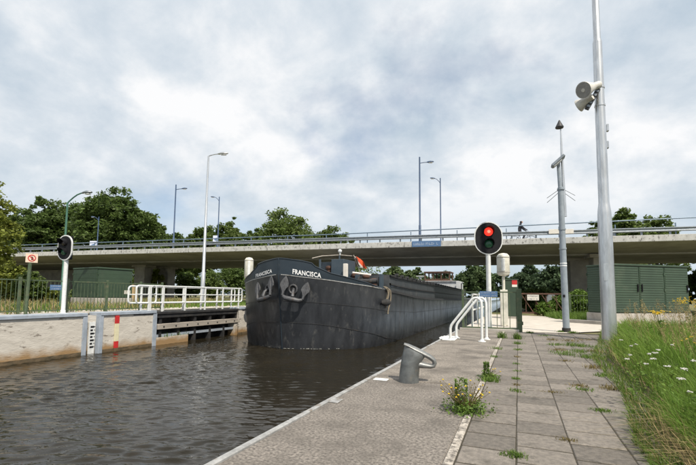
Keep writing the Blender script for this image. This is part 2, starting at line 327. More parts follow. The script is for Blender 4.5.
# water: modelled wavelets near, flat far
ys = [0.5]
while ys[-1] < 62: ys.append(ys[-1]+max(0.029, 0.0054*ys[-1]))
ys = np.array([-6, -2]+ys+[70, 90, 130, 200, 331]); xs = np.linspace(XO-0.6, XQ+0.1, 370)
Xg, Yg = np.meshgrid(xs, ys); Zg = np.zeros_like(Xg)
for i in range(70):
    lam = 0.115*(0.34/0.115)**rng.random(); th = rng.normal(R(112), 0.38); k = 2*math.pi/lam
    a = 0.0076*lam*rng.uniform(0.5, 1.0)*(1.0 if lam < 0.45 else 0.7)
    Zg += a*np.sin(k*(math.cos(th)*Xg+math.sin(th)*Yg)+rng.random()*6.28)*np.clip(1.6-Yg/60, 0.0, 1)*(1 if lam > 0.24 else np.clip(1.5-Yg/22, 0, 1))
mod = 0.74+0.32*np.sin(0.55*Xg+0.3*Yg+1)*np.sin(0.45*Yg-0.2*Xg)+0.16*np.sin(1.7*Xg-0.9*Yg+2*np.sin(0.6*Xg))
Zg = Zg*mod; Zg = ZW+Zg+9.0*Zg*np.abs(Zg)
wmb = MB(); wmb.grid([[(Xg[j, i], Yg[j, i], Zg[j, i]) for i in range(len(xs))] for j in range(len(ys))])
tag(build(wmb, 'water', 'water', org=(0, 0, ZW), smooth=False), kind='structure')
w_me = bpy.data.objects['water'].data; w_me.polygons.foreach_set('use_smooth', [True]*len(w_me.polygons))

q = link('quay', None, None, (XQ, 4, 0)); tag(q, 'concrete quay slab along the canal beside the tiled path', kind='structure')
XB0, XB1 = -0.447, -0.387                          # pale border strip between slab and tiles
build(MB().box(XQ+0.051, XB0-0.004, -3, 4.90, -2.6, 0.0, 0.008), 'slab', 'slab', q)
build(MB().box(XQ+0.051, XB0-0.004, 4.912, 9.30, -2.6, 0.003, 0.008), 'slab', 'slab_worn', q)
build(MB().box(XQ+0.051, XB0-0.004, 9.312, 12.95, -2.6, 0.001, 0.008), 'slab', 'slab_worn', q)
for y0, y1 in ((-3, 2.96), (2.965, 5.96), (5.965, 8.96), (8.965, 12.95)):
    build(MB().box(XQ, XQ+0.048, y0, y1, -2.6, 0.012, 0.006), 'edge_strip', 'steel_edge', q)
for y0, y1 in [(-1+1.0*i, -1+1.0*i+0.995) for i in range(14)]:
    build(MB().box(XB0, XB1, y0, y1, -0.3, 0.006+random.uniform(-.003, .003), 0.006), 'border_stone', 'border', q)
for (px, py, sx, sy) in ((381, 380, 0.17, 0.10), (336, 401.5, 0.09, 0.13), (443.5, 337.5, 0.16, 0.35)):
    c = onz(px, py)
    build(MB().box(c[0]-sx/2, c[0]+sx/2, c[1]-sy/2, c[1]+sy/2, 0.0, 0.014, 0.005), 'steel_plate', 'white_paint' if px > 350 else 'steel_edge', q)

# paving: columns of square tiles with staggered rows, each tile a piece
pv = link('pavement', None, None, (0.4, 6, -0.05)); tag(pv, 'grey square tile pavement with weeds in its joints', kind='structure')
build(MB().add([(XB1, -2, -0.005), (3.2, -2, -0.005), (3.2, 13.4, -0.005), (XB1, 13.4, -0.005)], [(0, 1, 2, 3)]), 'bedding', 'soil', pv)
TW, TL = 0.343, 0.310
def vedge(Y):                                      # where the grass verge begins
    return float(np.interp(Y, [-1, 2.2, 3.5, 5.2, 7.8, 9.5, 11, 12.5, 15], [0.80, 0.80, 0.86, 1.12, 1.22, 1.50, 1.80, 2.05, 2.5]))
tm = []
for k in range(4):
    mb = MB(); mb.box(-TW/2+0.004, TW/2-0.004, -TL/2+0.0105, TL/2-0.0105, -0.06, 0.0, 0.004); me = mb.mesh('tile'); me.materials.append(MATS['tile']); tm.append(me)
nt_ = 0
for ci in range(9):
    cx = -0.037+TW*(ci-0.5); off = [0.0, 0.14, 0.02, 0.17, 0.06, 0.2, 0.1, 0.24, 0.05][ci]
    if ci == 0: cx = -0.037-TW/2
    y = 1.9+off
    while y < 13.0:
        if cx-TW/2 < vedge(y)+0.12 and nt_ < 300:
            t = link('tile', tm[nt_ % 4], pv, (cx+random.uniform(-.002, .002), y, random.uniform(-0.0012, 0.0012)))
            t.rotation_euler = (random.gauss(0, .003), random.gauss(0, .003), random.gauss(0, .005)+math.pi*(nt_ % 2)); nt_ += 1
        y += TL
# tiles nearer than the frame and the light concrete path behind
pb = MB(); pb.add([(x, y, 0.0) for x, y in ((-1.66, 12.99), (-0.05, 12.99), (1.25, 13.35), (2.3, 14.6), (4.2, 16.3), (9, 18.6), (30, 24.5), (30, 27.0), (9, 21.3), (4.0, 19.0), (2.6, 20.4), (2.2, 24.0), (-0.2, 25.5), (-1.66, 25.5))], [tuple(range(14))])
tag(build(pb, 'path', 'path', org=(0, 15, 0)), kind='structure')
build(MB().box(-1.66, 0.0, 12.96, 13.12, -0.2, 0.07, 0.01), 'kerb', 'concrete', bpy.data.objects['path'])

# ------------------------------------------------------------------ far lock wall
wr = thing('lock_wall', (XO, 9, ZW), 'weathered pale concrete canal wall on the far left bank', 'wall')
def wallseg(y0, y1, x=XO, z1=ZL-0.09):
    rows = []
    nz = 14; ny = max(4, int((y1-y0)/0.12))
    for j in range(nz+1):
        z = ZW-0.5+(z1-ZW+0.5)*j/nz
        rows.append([(x+random.gauss(0, 0.0008), y0+(y1-y0)*i/ny, z) for i in range(ny+1)])
    mb = MB(); mb.grid(rows)
    mb.add([(x-0.02, y0, ZW-.5), (x-0.02, y1, ZW-.5), (x-1, y1, ZW-.5), (x-1, y0, ZW-.5), (x-0.02, y0, z1), (x-0.02, y1, z1), (x-1, y1, z1), (x-1, y0, z1)], [(4, 5, 6, 7), (0, 4, 7, 3), (1, 2, 6, 5)])
    o = build(mb, 'wall_section', 'wall_old', wr, smooth=False)
    wet = MB(); wet.grid([[(x+0.012+random.gauss(0, .003), y0+(y1-y0)*i/ny, z) for i in range(ny+1)] for z in (ZW-0.1, ZW+0.05+0.0, ZW+0.1)])
    build(wet, 'waterline_stain', 'wall_wet', wr)
    return o
wallseg(-6, 8.86); wallseg(9.42, 11.55); wallseg(9.0, 9.5, XO-0.14)
wallseg(16.45, 16.75, XO+0.02); wallseg(16.75, 60)
for y0, y1, x in ((-6, 8.93, XO), (9.38, 11.58, XO), (16.45, 60, XO)):
    build(MB().box(x-0.55, x+0.05, y0, y1, ZL-0.09, ZL+0.015, 0.012), 'coping', 'blue_steel', wr)
for y in (8.86, 9.40):
    build(MB().box(XO-0.15, XO+0.035, y-0.06, y+0.08, ZW-0.4, ZL-0.088, 0.01), 'corner_strip', 'blue_steel', wr)
build(MB().box(XO-0.02, XO+0.03, 11.45, 11.62, ZW-0.4, ZL-0.088, 0.01), 'corner_strip', 'blue_steel', wr)
build(MB().box(XO-2.2, XO-0.56, -6, 60, ZL-0.5, ZL+0.008), 'wall_top', 'path', wr)
# depth gauges
gz = thing('depth_gauge', (XO-0.1, 9.2, ZW), 'narrow white gauge board with black digits in the wall slot', 'gauge')
build(MB().box(XO-0.135, XO-0.10, 9.10, 9.30, ZW-0.05, ZL-0.28, 0.004), 'board', 'white_paint', gz)
for i in range(7):
    z = ZW+0.18+i*0.105
    build(MB().box(XO-0.10, XO-0.094, 9.14, 9.22 if i % 2 else 9.26, z, z+0.055), 'digit', 'black', gz)
    build(MB().box(XO-0.10, XO-0.095, 9.26, 9.295, z+0.02, z+0.04), 'digit', 'black', gz)
rg = thing('gauge_board', (XO+0.05, 9.95, ZW), 'red and yellow striped vertical board on the far canal wall', 'gauge')
for z0, z1, mm in ((0.0, 0.26, 'paint_red'), (-0.30, 0.0, 'paint_yellow'), (-0.58, -0.30, 'paint_yellow'), (-0.80, -0.58, 'paint_red'), (ZW-0.1, -0.80, 'wall_wet')):
    build(MB().box(XO+0.008, XO+0.06, 9.89, 10.03, z0+0.001, z1, 0.004), 'band', mm, rg)

# ------------------------------------------------------------------ open lock gate in its recess with white railing
gt = thing('lock_gate', (XO, 14, ZW), 'open black steel lock gate folded into the recess of the far wall', 'gate')
YG0, YG1 = 11.66, 16.42
build(MB().box(XO-1.0, XO-0.62, YG0-0.1, YG1+0.1, ZW-0.5, ZL-0.12), 'recess_wall', 'wall_old', gt)
build(MB().box(XO-0.50, XO-0.42, YG0, YG1, ZW-0.4, 0.16), 'skin_plate', 'black_steel', gt)
build(MB().box(XO-0.46, XO+0.02, 10.62, 16.85, 0.24, 0.33, 0.006), 'walkway', 'black_steel', gt)
build(MB().box(XO-0.42, XO-0.02, YG0, YG1, 0.10, 0.24), 'top_girder', 'black_steel', gt)
for i in range(6):
    y = YG0+0.15+i*0.91
    build(MB().box(XO-0.42, XO-0.06, y, y+0.12, ZW-0.2, 0.10), 'rib', 'black_steel', gt)
build(MB().box(XO-0.20, XO+0.02, YG0+0.02, YG1+0.15, -0.33, -0.13, 0.012), 'fender_beam', 'timber', gt)
for i in range(8):
    y = YG0+0.3+i*0.6
    build(MB().lathe((XO+0.02, y, -0.23), [(0.035, 0), (0.035, 0.012), (0.02, 0.022)], 10, (1, 0, 0)), 'bolt', 'black_steel', gt)
build(MB().box(XO-0.42, XO-0.08, YG0, YG1, -0.62, -0.52), 'girder', 'blue_steel', gt)
build(MB().box(XO-0.40, XO-0.04, YG0+0.02, 13.3, ZW-0.4, -0.63, 0.01), 'footing', 'wall_old', gt)
build(MB().box(XO-0.40, XO-0.02, 16.22, 16.44, ZW-0.4, -0.2, 0.01), 'footing', 'wall_old', gt)
wl = thing('walkway_railing', (XO, 14, 0.33), 'white tubular double railing on the walkway over the lock gate', 'railing')
def railrun(xr, y0, y1, zb, zt, npost, name_bot=True):
    rr = 0.03; cr = 0.11
    loop = arc((xr, y0+cr, zt-cr), (0, -1, 0), (0, 0, 1), cr, 0, math.pi/2, 6)+arc((xr, y1-cr, zt-cr), (0, 0, 1), (0, 1, 0), cr, 0, math.pi/2, 6)
    zl = zb+0.33
    loop += arc((xr, y1-cr, zl+cr), (0, 1, 0), (0, 0, -1), cr, 0, math.pi/2, 5)+arc((xr, y0+cr, zl+cr), (0, 0, -1), (0, -1, 0), cr, 0, math.pi/2, 5)
    loop.append(loop[0]); build(MB().tube(loop, rr, 8), 'rail_loop', 'white_paint', wl, smooth=True)
    zm = (zl+zt)/2; build(MB().tube([(xr, y0+0.01, zm), (xr, y1-0.01, zm)], 0.02, 8), 'mid_rail', 'white_paint', wl, smooth=True)
    for i in range(npost):
        y = y0+0.55+(y1-y0-0.8)*i/(npost-1)
        build(MB().box(xr-0.028, xr+0.028, y-0.028, y+0.028, zb, zt-0.01, 0.006), 'post', 'white_paint', wl)
railrun(XO-0.0, 10.68, 11.55, 0.33, 1.28, 2); railrun(XO-0.0, 11.30, 16.70, 0.33, 1.28, 5); railrun(XO-0.46, 10.75, 16.75, 0.33, 1.26, 6)

# ------------------------------------------------------------------ far bank: fence, signal, signs, cabinet, lamps
def bar_fence(name, p0, p1, z, h, posts, nbar, label, m='fence_green', bw=0.012, pw=0.045):
    p0, p1 = V(*p0, z), V(*p1, z); d = p1-p0; Lf = np.linalg.norm(d); u = d/Lf; n = V(-u[1], u[0], 0)
    th = thing(name, (p0+p1)/2, label, 'fence')
    for k, zz in enumerate((h-0.03, 0.09)):
        build(MB(frame(p0, u, n)).box(0, Lf, -0.018, 0.018, zz-0.018, zz+0.018), 'rail', m, th)
    for s in posts:
        build(MB(frame(p0, u, n)).box(s*Lf-pw, s*Lf+pw, -pw, pw, -0.05, h+0.05, 0.008), 'post', m, th)
    bm_ = MB(frame(V(0, 0, 0), u, n)).box(-bw/2, bw/2, -bw/2, bw/2, 0.09, h-0.045); me = bm_.mesh('bar'); me.materials.append(MATS[m])
    for i in range(nbar):
        s = (i+0.5)/nbar
        if min(abs(s-q_) for q_ in posts)*Lf < pw+bw: continue
        link('bar', me, th, p0+u*s*Lf)
    return th, u, n
XF = XO-0.62
fnc, fu, fn = bar_fence('bar_fence', (XF-0.3, 6.4), (XF, 12.4), ZL, 1.02, (0.0, 0.18, 0.40, 0.62, 0.84, 1.0), 52, 'dark green bar fence along the top of the far canal wall', pw=0.035)
def marks(parent, o, u, v, n, W_, H_, rows, m='faded_letter', seed=1, name='lettering'):
    """rows of light strokes where the photograph shows lettering too small to read"""
    rr = random.Random(seed); mb = MB(frame(o, u, v, n))
    for r_ in range(rows):
        x = -W_/2+0.06*W_; z0 = H_/2-(r_+0.72)*H_/rows; hh = H_/rows*0.42
        while x < W_/2-0.1*W_:
            wd = hh*rr.uniform(0.35, 0.6); 
            if rr.random() > 0.14:
                mb.box(x, x+wd*0.3, z0, z0+hh, 0, 0.003)
                if rr.random() > .4: mb.box(x+wd*0.3, x+wd, z0+hh*0.75, z0+hh, 0, 0.003)
                if rr.random() > .4: mb.box(x+wd*0.3, x+wd, z0, z0+hh*0.25, 0, 0.003)
                if rr.random() > .5: mb.box(x+wd*0.75, x+wd, z0+hh*0.25, z0+hh*0.75, 0, 0.003)
            x += wd*1.35
    return tag(build(mb, name, m, parent), kind='stuff')
def plate_sign(name, c, u, n, W_, H_, m, label, rows=0, cat='sign', seed=1, th=0.012):
    t = thing(name, c, label, cat); u = np.asarray(u, float); n = np.asarray(n, float)
    build(MB(frame(c, u, V(0, 0, 1), n)).box(-W_/2, W_/2, -H_/2, H_/2, -th, 0, 0.003), 'panel', m, t)
    if rows: marks(t, np.asarray(c)+n*0.001, u, V(0, 0, 1), n, W_, H_, rows, seed=seed)
    return t
# blue plate on the far fence (px 55,287)
c = onX(55.5, 287.5, XF-0.12); plate_sign('fence_sign', (XF-0.10, c[1], c[2]), (0, 1, 0), (1, 0, 0), 0.34, 0.16, 'sign_blue', 'small blue lettered plate on the far dark green bar fence', 2, seed=3)

def signal(base, ztop, W_, H_, face, label, red_on, pole_r=0.055):
    """oval two-lamp ship signal on a pole; face = horizontal direction the lamps look"""
    base = np.asarray(base, float); n = nrm(face); u = np.cross(V(0, 0, 1), n)  # u to the viewer's right when facing it
    t = thing('ship_signal', base, label, 'signal')
    build(MB().lathe(base, [(0.13, 0), (0.13, 0.02), (pole_r+.01, 0.025), (pole_r+.01, 0.1), (pole_r, 0.11), (pole_r, ztop-base[2]-H_*0.5)], 16), 'pole', 'white_paint', t, smooth=True)
    LS = H_/1.07; cz = V(base[0], base[1], ztop-H_/2)+n*0.07
    def oval(w_, h_, d0, d1):
        r_ = w_/2; st = (h_-w_)/2
        pts = [(r_*math.cos(a), st+r_*math.sin(a)) for a in np.linspace(0, math.pi, 15)]+[(r_*math.cos(a), -st+r_*math.sin(a)) for a in np.linspace(math.pi, 2*math.pi, 15)]
        return [cz+u*x+V(0, 0, 1)*y+n*d0 for x, y in pts], n*(d1-d0)
    po, ex = oval(W_, H_, -0.02, 0.012); build(MB().prism(po, ex), 'rim', 'white_paint', t)
    po, ex = oval(W_-0.065, H_-0.065, 0.0, 0.022); fc = build(MB().prism(po, ex), 'backboard', 'black', t)
    for k, zz in enumerate((H_*0.19, -H_*0.17)):
        cc = cz+V(0, 0, zz)
        on = red_on and k == 0
        ln = build(MB().lathe(cc+n*0.02, [(0.135*LS, 0), (0.135*LS, 0.02), (0.11*LS, 0.045), (0.06*LS, 0.06), (0.0, 0.064)], 24, n), 'lens', ('lens_red' if on else ('lens_green_off' if k else 'lens_dark')), t, smooth=True)
        if on: build(MB().lathe(cc+n*0.07, [(0.05, 0), (0.05, 0.015), (0.0, 0.018)], 16, n), 'lamp', 'lens_core', ln, smooth=True)
        # visor: open half tube above the lens
        rows = []
        for d in (0.02, 0.25 if k == 0 else 0.22):
            rows.append([cc+n*(d-(0.10*(1-math.sin(a)) if d > 0.1 else 0))+0.155*LS*(math.cos(a)*u+math.sin(a)*V(0, 0, 1)) for a in np.linspace(-0.3, math.pi+0.3, 18)])
        rows += [[p_+ (p_-cc-n*((p_-cc)@n))*0.06 for p_ in rows[1]], [p_+(p_-cc-n*((p_-cc)@n))*0.06 for p_ in rows[0]]]
        build(MB().grid(rows), 'visor', 'black', t, smooth=True)
    build(MB(frame(cz, u, n)).box(-0.14, 0.14, -0.16, -0.02, -0.36, 0.36, 0.02), 'housing', 'black', t)
    return t
sb = onX(63, 311, XO-0.42); signal((XO-0.42, sb[1], ZL), onX(65.5, 235, XO-0.42)[2], 0.56, 0.78, (0.12, -0.99, 0), 'unlit black oval ship signal on a white pole on the far wall', False, 0.06)
# prohibition sign on a green post
sp = onX(27, 308, XF-0.0); sp = V(XF-0.05, sp[1], ZL)
pt = onX(29, 258, XF-0.05)
ps = thing('prohibition_sign', sp, 'cream square sign with crossed red ring on a green post at left', 'sign')
build(MB().tube([sp, sp+V(0.0, 0.03, pt[2]-sp[2]+0.1)], 0.045, 12), 'post', 'fence_green', ps, smooth=True)
KS = 0.72; sc = V(sp[0]+0.055, sp[1]+0.03, pt[2]); su = nrm(V(0.35, 0.94, 0)); sn = V(su[1], -su[0], 0)
build(MB(frame(sc, su*KS, V(0, 0, KS), sn)).box(-0.20, 0.20, -0.18, 0.18, -0.012, 0, 0.003), 'panel', 'sign_cream', ps)
rows = [[sc+sn*d+KS*r_*(math.cos(a)*su+math.sin(a)*V(0, 0, 1)) for a in np.linspace(0, 2*math.pi, 28, endpoint=False)] for r_, d in ((0.135, 0.002), (0.135, 0.006), (0.105, 0.006), (0.105, 0.002))]
build(MB().grid(rows, True), 'ring', 'paint_red', ps)
k_ = nrm(su-V(0, 0, 1)); k2 = np.cross(sn, k_)
build(MB(frame(sc, k_*KS, k2*KS, sn)).box(-0.115, 0.115, -0.013, 0.013, 0.003, 0.0075), 'slash', 'paint_red', ps)
build(MB(frame(sc, su*KS, V(0, 0, KS), sn)).prism([(-0.02, -0.07, 0.002), (0.04, -0.07, 0.002), (0.05, 0.0, 0.002), (0.0, 0.07, 0.002), (-0.03, 0.05, 0.002), (-0.01, 0.0, 0.002)], (0, 0, 0.003)), 'symbol', 'black', ps)

def street_lamp(name, base, top, m, arm, label, head_len=0.5, group=None, r0=0.075, r1=0.04, banner=None, spike=0.0, armdrop=0.0, head_m=None, cat='street lamp'):
    """tapered pole from base up to top, curved arm vector, flat lamp head"""
    base, top = np.asarray(base, float), np.asarray(top, float); t = thing(name, base, label, cat, group)
    build(MB().tube([base, base+(top-base)*0.22, base+(top-base)*0.225, top+V(0, 0, spike)], [r0, r0, r0*0.75, r1], 12), 'pole', m, t, smooth=True)
    a = np.asarray(arm, float); ah = V(a[0], a[1], 0)
    pts = [top-V(0, 0, armdrop)]+[top-V(0, 0, armdrop)+ah*s+V(0, 0, a[2]*math.sin(s*math.pi/2)) for s in (0.15, 0.35, 0.6, 0.85, 1.0)]
    build(MB().tube(pts, 0.028, 8), 'arm', m, t, smooth=True)
    e = pts[-1]; u = nrm(ah); v = V(-u[1], u[0], 0); Lh = head_len
    prof = [(-0.05, 0.05, 0.04), (0.1*Lh, 0.09, 0.07), (0.45*Lh, 0.13, 0.09), (0.85*Lh, 0.10, 0.06), (Lh, 0.03, 0.02)]
    rows = [[e+u*x+v*(w_*math.cos(a_))+V(0, 0, 1)*(h_*math.sin(a_)*(1 if math.sin(a_) > 0 else 0.5)+0.04*x/Lh) for a_ in np.linspace(0, 2*math.pi, 12, endpoint=False)] for x, w_, h_ in prof]
    mb = MB(); mb.grid(rows, True); mb.add(rows[0], [tuple(range(11, -1, -1))]); mb.add(rows[-1], [tuple(range(12))])
    hd = build(mb, 'lamp_head', head_m or m, t, smooth=True)
    build(MB(frame(e+u*0.5*Lh, u, v)).box(-0.3*Lh, 0.28*Lh, -0.085, 0.085, -0.055, -0.025, 0.01), 'diffuser', 'lamp_glass', hd)
    if banner is not None:
        bc, bw_, bh_ = banner
        p_ = base+(top-base)*bc; uu = nrm(RT*V(1, 1, 0))
        b_o = build(MB(frame(p_, uu, V(0, 0, 1), np.cross(uu, V(0, 0, 1)))).box(-bw_-0.05, -0.05, -bh_/2, bh_/2, -0.01, 0.01), 'banner', 'banner', t)
        build(MB(frame(p_, uu, V(0, 0, 1), np.cross(uu, V(0, 0, 1)))).prism([(-bw_*0.85, -bh_*0.1, 0.0115), (-bw_*0.5, -bh_*0.35, 0.0115), (-0.1, bh_*0.2, 0.0115), (-bw_*0.6, bh_*0.05, 0.0115)], (0, 0, 0.004)), 'emblem', 'sign_blue', b_o)
    return t
hr = nrm(RT*V(1, 1, 0))                             # image-right on the ground
# green lamp near the fence
b0 = atd(60.5, 309, 16.6); tp = atd(66, 201, 16.6)
street_lamp('street_lamp', (b0[0], b0[1], ZL), (b0[0], b0[1], tp[2]), 'lamp_green', hr*0.62+V(0, 0, 0.42), 'green street lamp with curved arm behind the unlit signal', 0.36, r0=0.06, r1=0.035, head_m='rail_steel')
# tall pale lamp before the bridge
b0 = atd(202, 306, 21.5); tp = atd(207, 152, 21.5)
street_lamp('street_lamp', (b0[0], b0[1], ZL), (b0[0]+0.05, b0[1], tp[2]), 'galv', hr*0.55+V(0, 0, 0.12), 'tallest pale steel street lamp behind the white walkway railing', 0.5, r0=0.11, r1=0.045, head_m='galv')
# far cabinet
def cabinet(name, A, Bp, Cp, ztop, zpl, zbase, label, doors, nslat, group=None, dep=0.012):
    """A = near corner, Bp = end of the front face, Cp = end of the side face; front face doors with horizontal ribs"""
    A, Bp, Cp = (V(p[0], p[1], 0) for p in (A, Bp, Cp)); ux = Bp-A; LX = np.linalg.norm(ux); ux /= LX
    uy = Cp-A; uy = uy-ux*(uy@ux); LY = np.linalg.norm(uy); uy /= LY
    fr = frame(A, ux, uy); t = thing(name, A+V(0, 0, zbase), label, 'cabinet', group)
    build(MB(fr).box(-0.05, LX+0.05, -0.05, LY+0.05, zbase-0.1, zpl-0.004, 0.01), 'plinth', 'concrete', t)
    build(MB(fr).box(0, LX, 0, LY, zpl, ztop-0.075), 'body', 'green_metal', t)
    build(MB(fr).box(-0.03, LX+0.03, -0.06, LY+0.03, ztop-0.07, ztop, 0.012), 'roof', 'green_metal', t)
    H_ = ztop-0.10-zpl-0.03
    def face(o, u, n, W_, nd, knobs):
        dw = W_/nd
        for d in range(nd):
            fo = frame(o+u*(d*dw), u, n)
            dr = build(MB(fo).box(0.012, dw-0.012, -0.022, -0.002, zpl+0.03, zpl+0.03+H_), 'door', 'green_metal', t)
            sh = H_/nslat
            sm = MB(frame(V(0, 0, 0), u, n)); sm.prism([(0.05, -0.023, 0.006), (0.05, -0.023-dep, 0.02), (0.05, -0.023-dep*.4, sh-0.004), (0.05, -0.023, sh-0.002)], (dw-0.10, 0, 0)); me = sm.mesh('slat'); me.materials.append(MATS['green_metal'])
            for i in range(nslat): link('slat', me, dr, o+u*(d*dw)+V(0, 0, zpl+0.03+sh*i))
            if knobs and d < nd:
                x = dw-0.10 if d % 2 == 0 else 0.10
                build(MB(fo).box(x-0.02, x+0.02, -0.075, -0.04, zpl+0.03+H_*0.45, zpl+0.03+H_*0.62, 0.006), 'handle', 'black', dr)
            for zz in (0.15, 0.5, 0.85):
                build(MB(fo).box(0.0 if d % 2 == 0 else dw-0.03, 0.03 if d % 2 == 0 else dw, -0.05, -0.02, zpl+0.03+H_*zz-0.05, zpl+0.03+H_*zz+0.05), 'hinge', 'green_metal', dr)
    face(A, ux, uy, LX, doors[0], True)
    # side face seen from outside: start at far end
    face(A+uy*LY, -uy, ux, LY, doors[1], False)
    return t, ux, uy, LX, LY
A = atd(96, 300, 18.2); B2 = atd(131, 300, 19.6); C2 = atd(83.5, 300, 19.6)
cl, ux, uy, LX, LY = cabinet('equipment_cabinet', A, B2, C2, atd(96, 266.8, 18.2)[2], ZL+0.42, ZL, 'green metal cabinet standing behind the far bar fence', (1, 1), 6, dep=0.002)
c = A+ux*LX*0.86; plate_sign('cabinet_sign', V(c[0], c[1], 1.05)-uy*0.05, ux, -uy, 0.30, 0.17, 'sign_white', 'small pale notice on the far green cabinet', 2, seed=5)
# pale round-topped lamp housings (one on each bank)
def beacon(base, z0, z1, W_, label, wide_base=False):
    base = np.asarray(base, float); t = thing('beacon_housing', base, label, 'lamp')
    zb = base[2]
    build(MB().lathe(base, [(0.11, 0), (0.11, 0.03), (0.05, 0.035), (0.05, z0-zb+0.05)], 14), 'pole', 'cream_paint', t, smooth=True)
    r_ = W_/2; H_ = z1-z0
    build(MB().lathe((base[0], base[1], z0), [(0.05, 0), (r_*0.8, 0.03), (r_, 0.10), (r_, H_-r_*0.75), (r_*0.92, H_-r_*0.42), (r_*0.65, H_-r_*0.13), (r_*0.3, H_-0.01), (0.0, H_)], 20), 'housing', 'cream_paint', t, smooth=True)
    for zz in (0.12, H_-r_*0.8):
        build(MB().lathe((base[0], base[1], z0+zz), [(r_+0.004, 0), (r_+0.012, 0.006), (r_+0.012, 0.02), (r_+0.004, 0.026)], 20), 'band', 'concrete', t, smooth=True)
    n = nrm(V(-base[0], -base[1], 0)); u = V(-n[1], n[0], 0)
    build(MB(frame(V(base[0], base[1], z0), u, n)).box(-r_*0.28, r_*0.28, r_*0.9, r_+0.02, 0.16, H_-r_*0.95, 0.01), 'window', 'white_paint', t)
    if wide_base:
        build(MB(frame(base, u, n)).box(-0.125, 0.125, -0.10, 0.10, 0.02, 1.25, 0.012), 'pedestal', 'cream_paint', t)
    return t
b0 = V(-0.47, 15.5, 0); beacon(b0, onY(503, 276, 15.5)[2], onY(503, 253, 15.5)[2], 0.43, 'pale round-topped beacon housing right of the red ship signal', True)
p_ = atd(248, 300, 20.0); beacon((p_[0], p_[1], ZL), atd(248, 279, 20.0)[2], atd(248, 257, 20.0)[2], 0.42, 'pale round-topped beacon housing behind the left side of the bow')
p_ = atd(132.5, 281, 22.0); tb = thing('round_board', (p_[0], p_[1], ZL), 'tan round-topped wooden board beside the far green cabinet', 'board')
mb = MB(frame(V(p_[0], p_[1], ZL), hr, V(-hr[1], hr[0], 0))); mb.prism([(-0.3, 0, 0.15), (0.3, 0, 0.15)]+[(0.3*math.cos(a), 0, 0.75+0.35*math.sin(a)) for a in np.linspace(0, math.pi, 9)], (0, 0.04, 0)); build(mb, 'panel', 'tan_board', tb)
mb = MB(frame(V(p_[0], p_[1], ZL), hr, V(-hr[1], hr[0], 0))); mb.box(-0.22, -0.16, 0.041, 0.09, 0, 0.8); build(mb, 'leg', 'timber', tb)
mb = MB(frame(V(p_[0], p_[1], ZL), hr, V(-hr[1], hr[0], 0))); mb.box(0.16, 0.22, 0.041, 0.09, 0, 0.8); build(mb, 'leg', 'timber', tb)

# ------------------------------------------------------------------ road bridge
BU = nrm(V(1, 0.10, 0)); BN = V(-BU[1], BU[0], 0); BO = V(0, 27.6, 0)
bfr = frame(BO, BU, BN)
def proj(P):
    d = np.asarray(P, float)-V(0, 0, EYE); z = d@fw; return CX+F*(d@RT)/z, CY-F*(d@UP)/z
def bat(px, b):                                     # bridge coordinate a whose point (a, b) is seen in pixel column px
    lo, hi = -90.0, 60.0
    for _ in range(60):
        m_ = (lo+hi)/2
        if proj(bfr((m_, b, 4.5)))[0] < px: lo = m_
        else: hi = m_
    return (lo+hi)/2
def bz(px, py, b): P = bfr((bat(px, b), b, 0)); return onY(px, py, P[1])[2]
br = thing('road_bridge', bfr((-5, 7, ZW)), 'grey concrete road bridge crossing the canal behind the barge', 'bridge')
A0, A1 = -85, 55
build(MB(bfr).prism([(A0, 0.2, 4.30), (A0, 4.6, 4.02), (A0, 4.6, 3.93), (A0, 13.9, 3.97), (A0, 14.2, 4.3), (A0, 14.2, 4.52), (A0, 0.2, 4.52)], (A1-A0, 0, 0)), 'deck', 'soffit', br)
a = A0; k = 0
while a < A1:
    L_ = 6.0; build(MB(bfr).box(a+0.01, a+L_-0.01, -0.08, 0.30, 4.235+0.0, 4.60+random.uniform(-.008, .008), 0.015), 'edge_beam', 'fascia', br); a += L_
build(MB(bfr).box(A0, A1, 13.95, 14.3, 4.25, 4.60), 'edge_beam', 'fascia', br)
build(MB(bfr).prism([(A0, 0.02, 4.80), (A0, -0.04, 4.84), (A0, 0.01, 4.90), (A0, 0.01, 4.94), (A0, -0.04, 5.0), (A0, 0.02, 5.05), (A0, 0.06, 5.05), (A0, 0.06, 4.80)], (A1-A0, 0, 0)), 'guardrail_beam', 'rail_steel', br)
build(MB(bfr).tube([(aa, 0.16, 5.30+0.012*(aa+12)*(1 if aa > -12 else 0)) for aa in np.linspace(A0, A1, 50)], 0.035, 8), 'hand_rail', 'rail_blue', br, smooth=True)
build(MB(bfr).tube([(A0, 13.9, 5.55), (A1, 13.9, 5.55)], 0.04, 8), 'hand_rail', 'rail_blue', br)
pm = MB(frame(V(0, 0, 0), BU, BN)).box(-0.045, 0.045, 0.065, 0.14, 4.52, 5.02).mesh('guardrail_post'); pm.materials.append(MATS['rail_steel'])
pm2 = MB(frame(V(0, 0, 0), BU, BN)).box(-0.025, 0.025, 0.14, 0.19, 4.52, 5.30).mesh('rail_post'); pm2.materials.append(MATS['rail_blue'])
for i in range(98): link('guardrail_post', pm, br, bfr((A0+0.7+i*1.4, 0, 0)))
for i in range(46): link('rail_post', pm2, br, bfr((A0+0.4+i*3.0, 0, 0)))
pm3 = MB(frame(V(0, 0, 0), BU, BN)).box(-0.025, 0.025, 13.87, 13.93, 4.52, 5.55).mesh('rail_post'); pm3.materials.append(MATS['rail_blue'])
for i in range(60): link('rail_post', pm3, br, bfr((A0+0.4+i*2.2, 0, 0)))
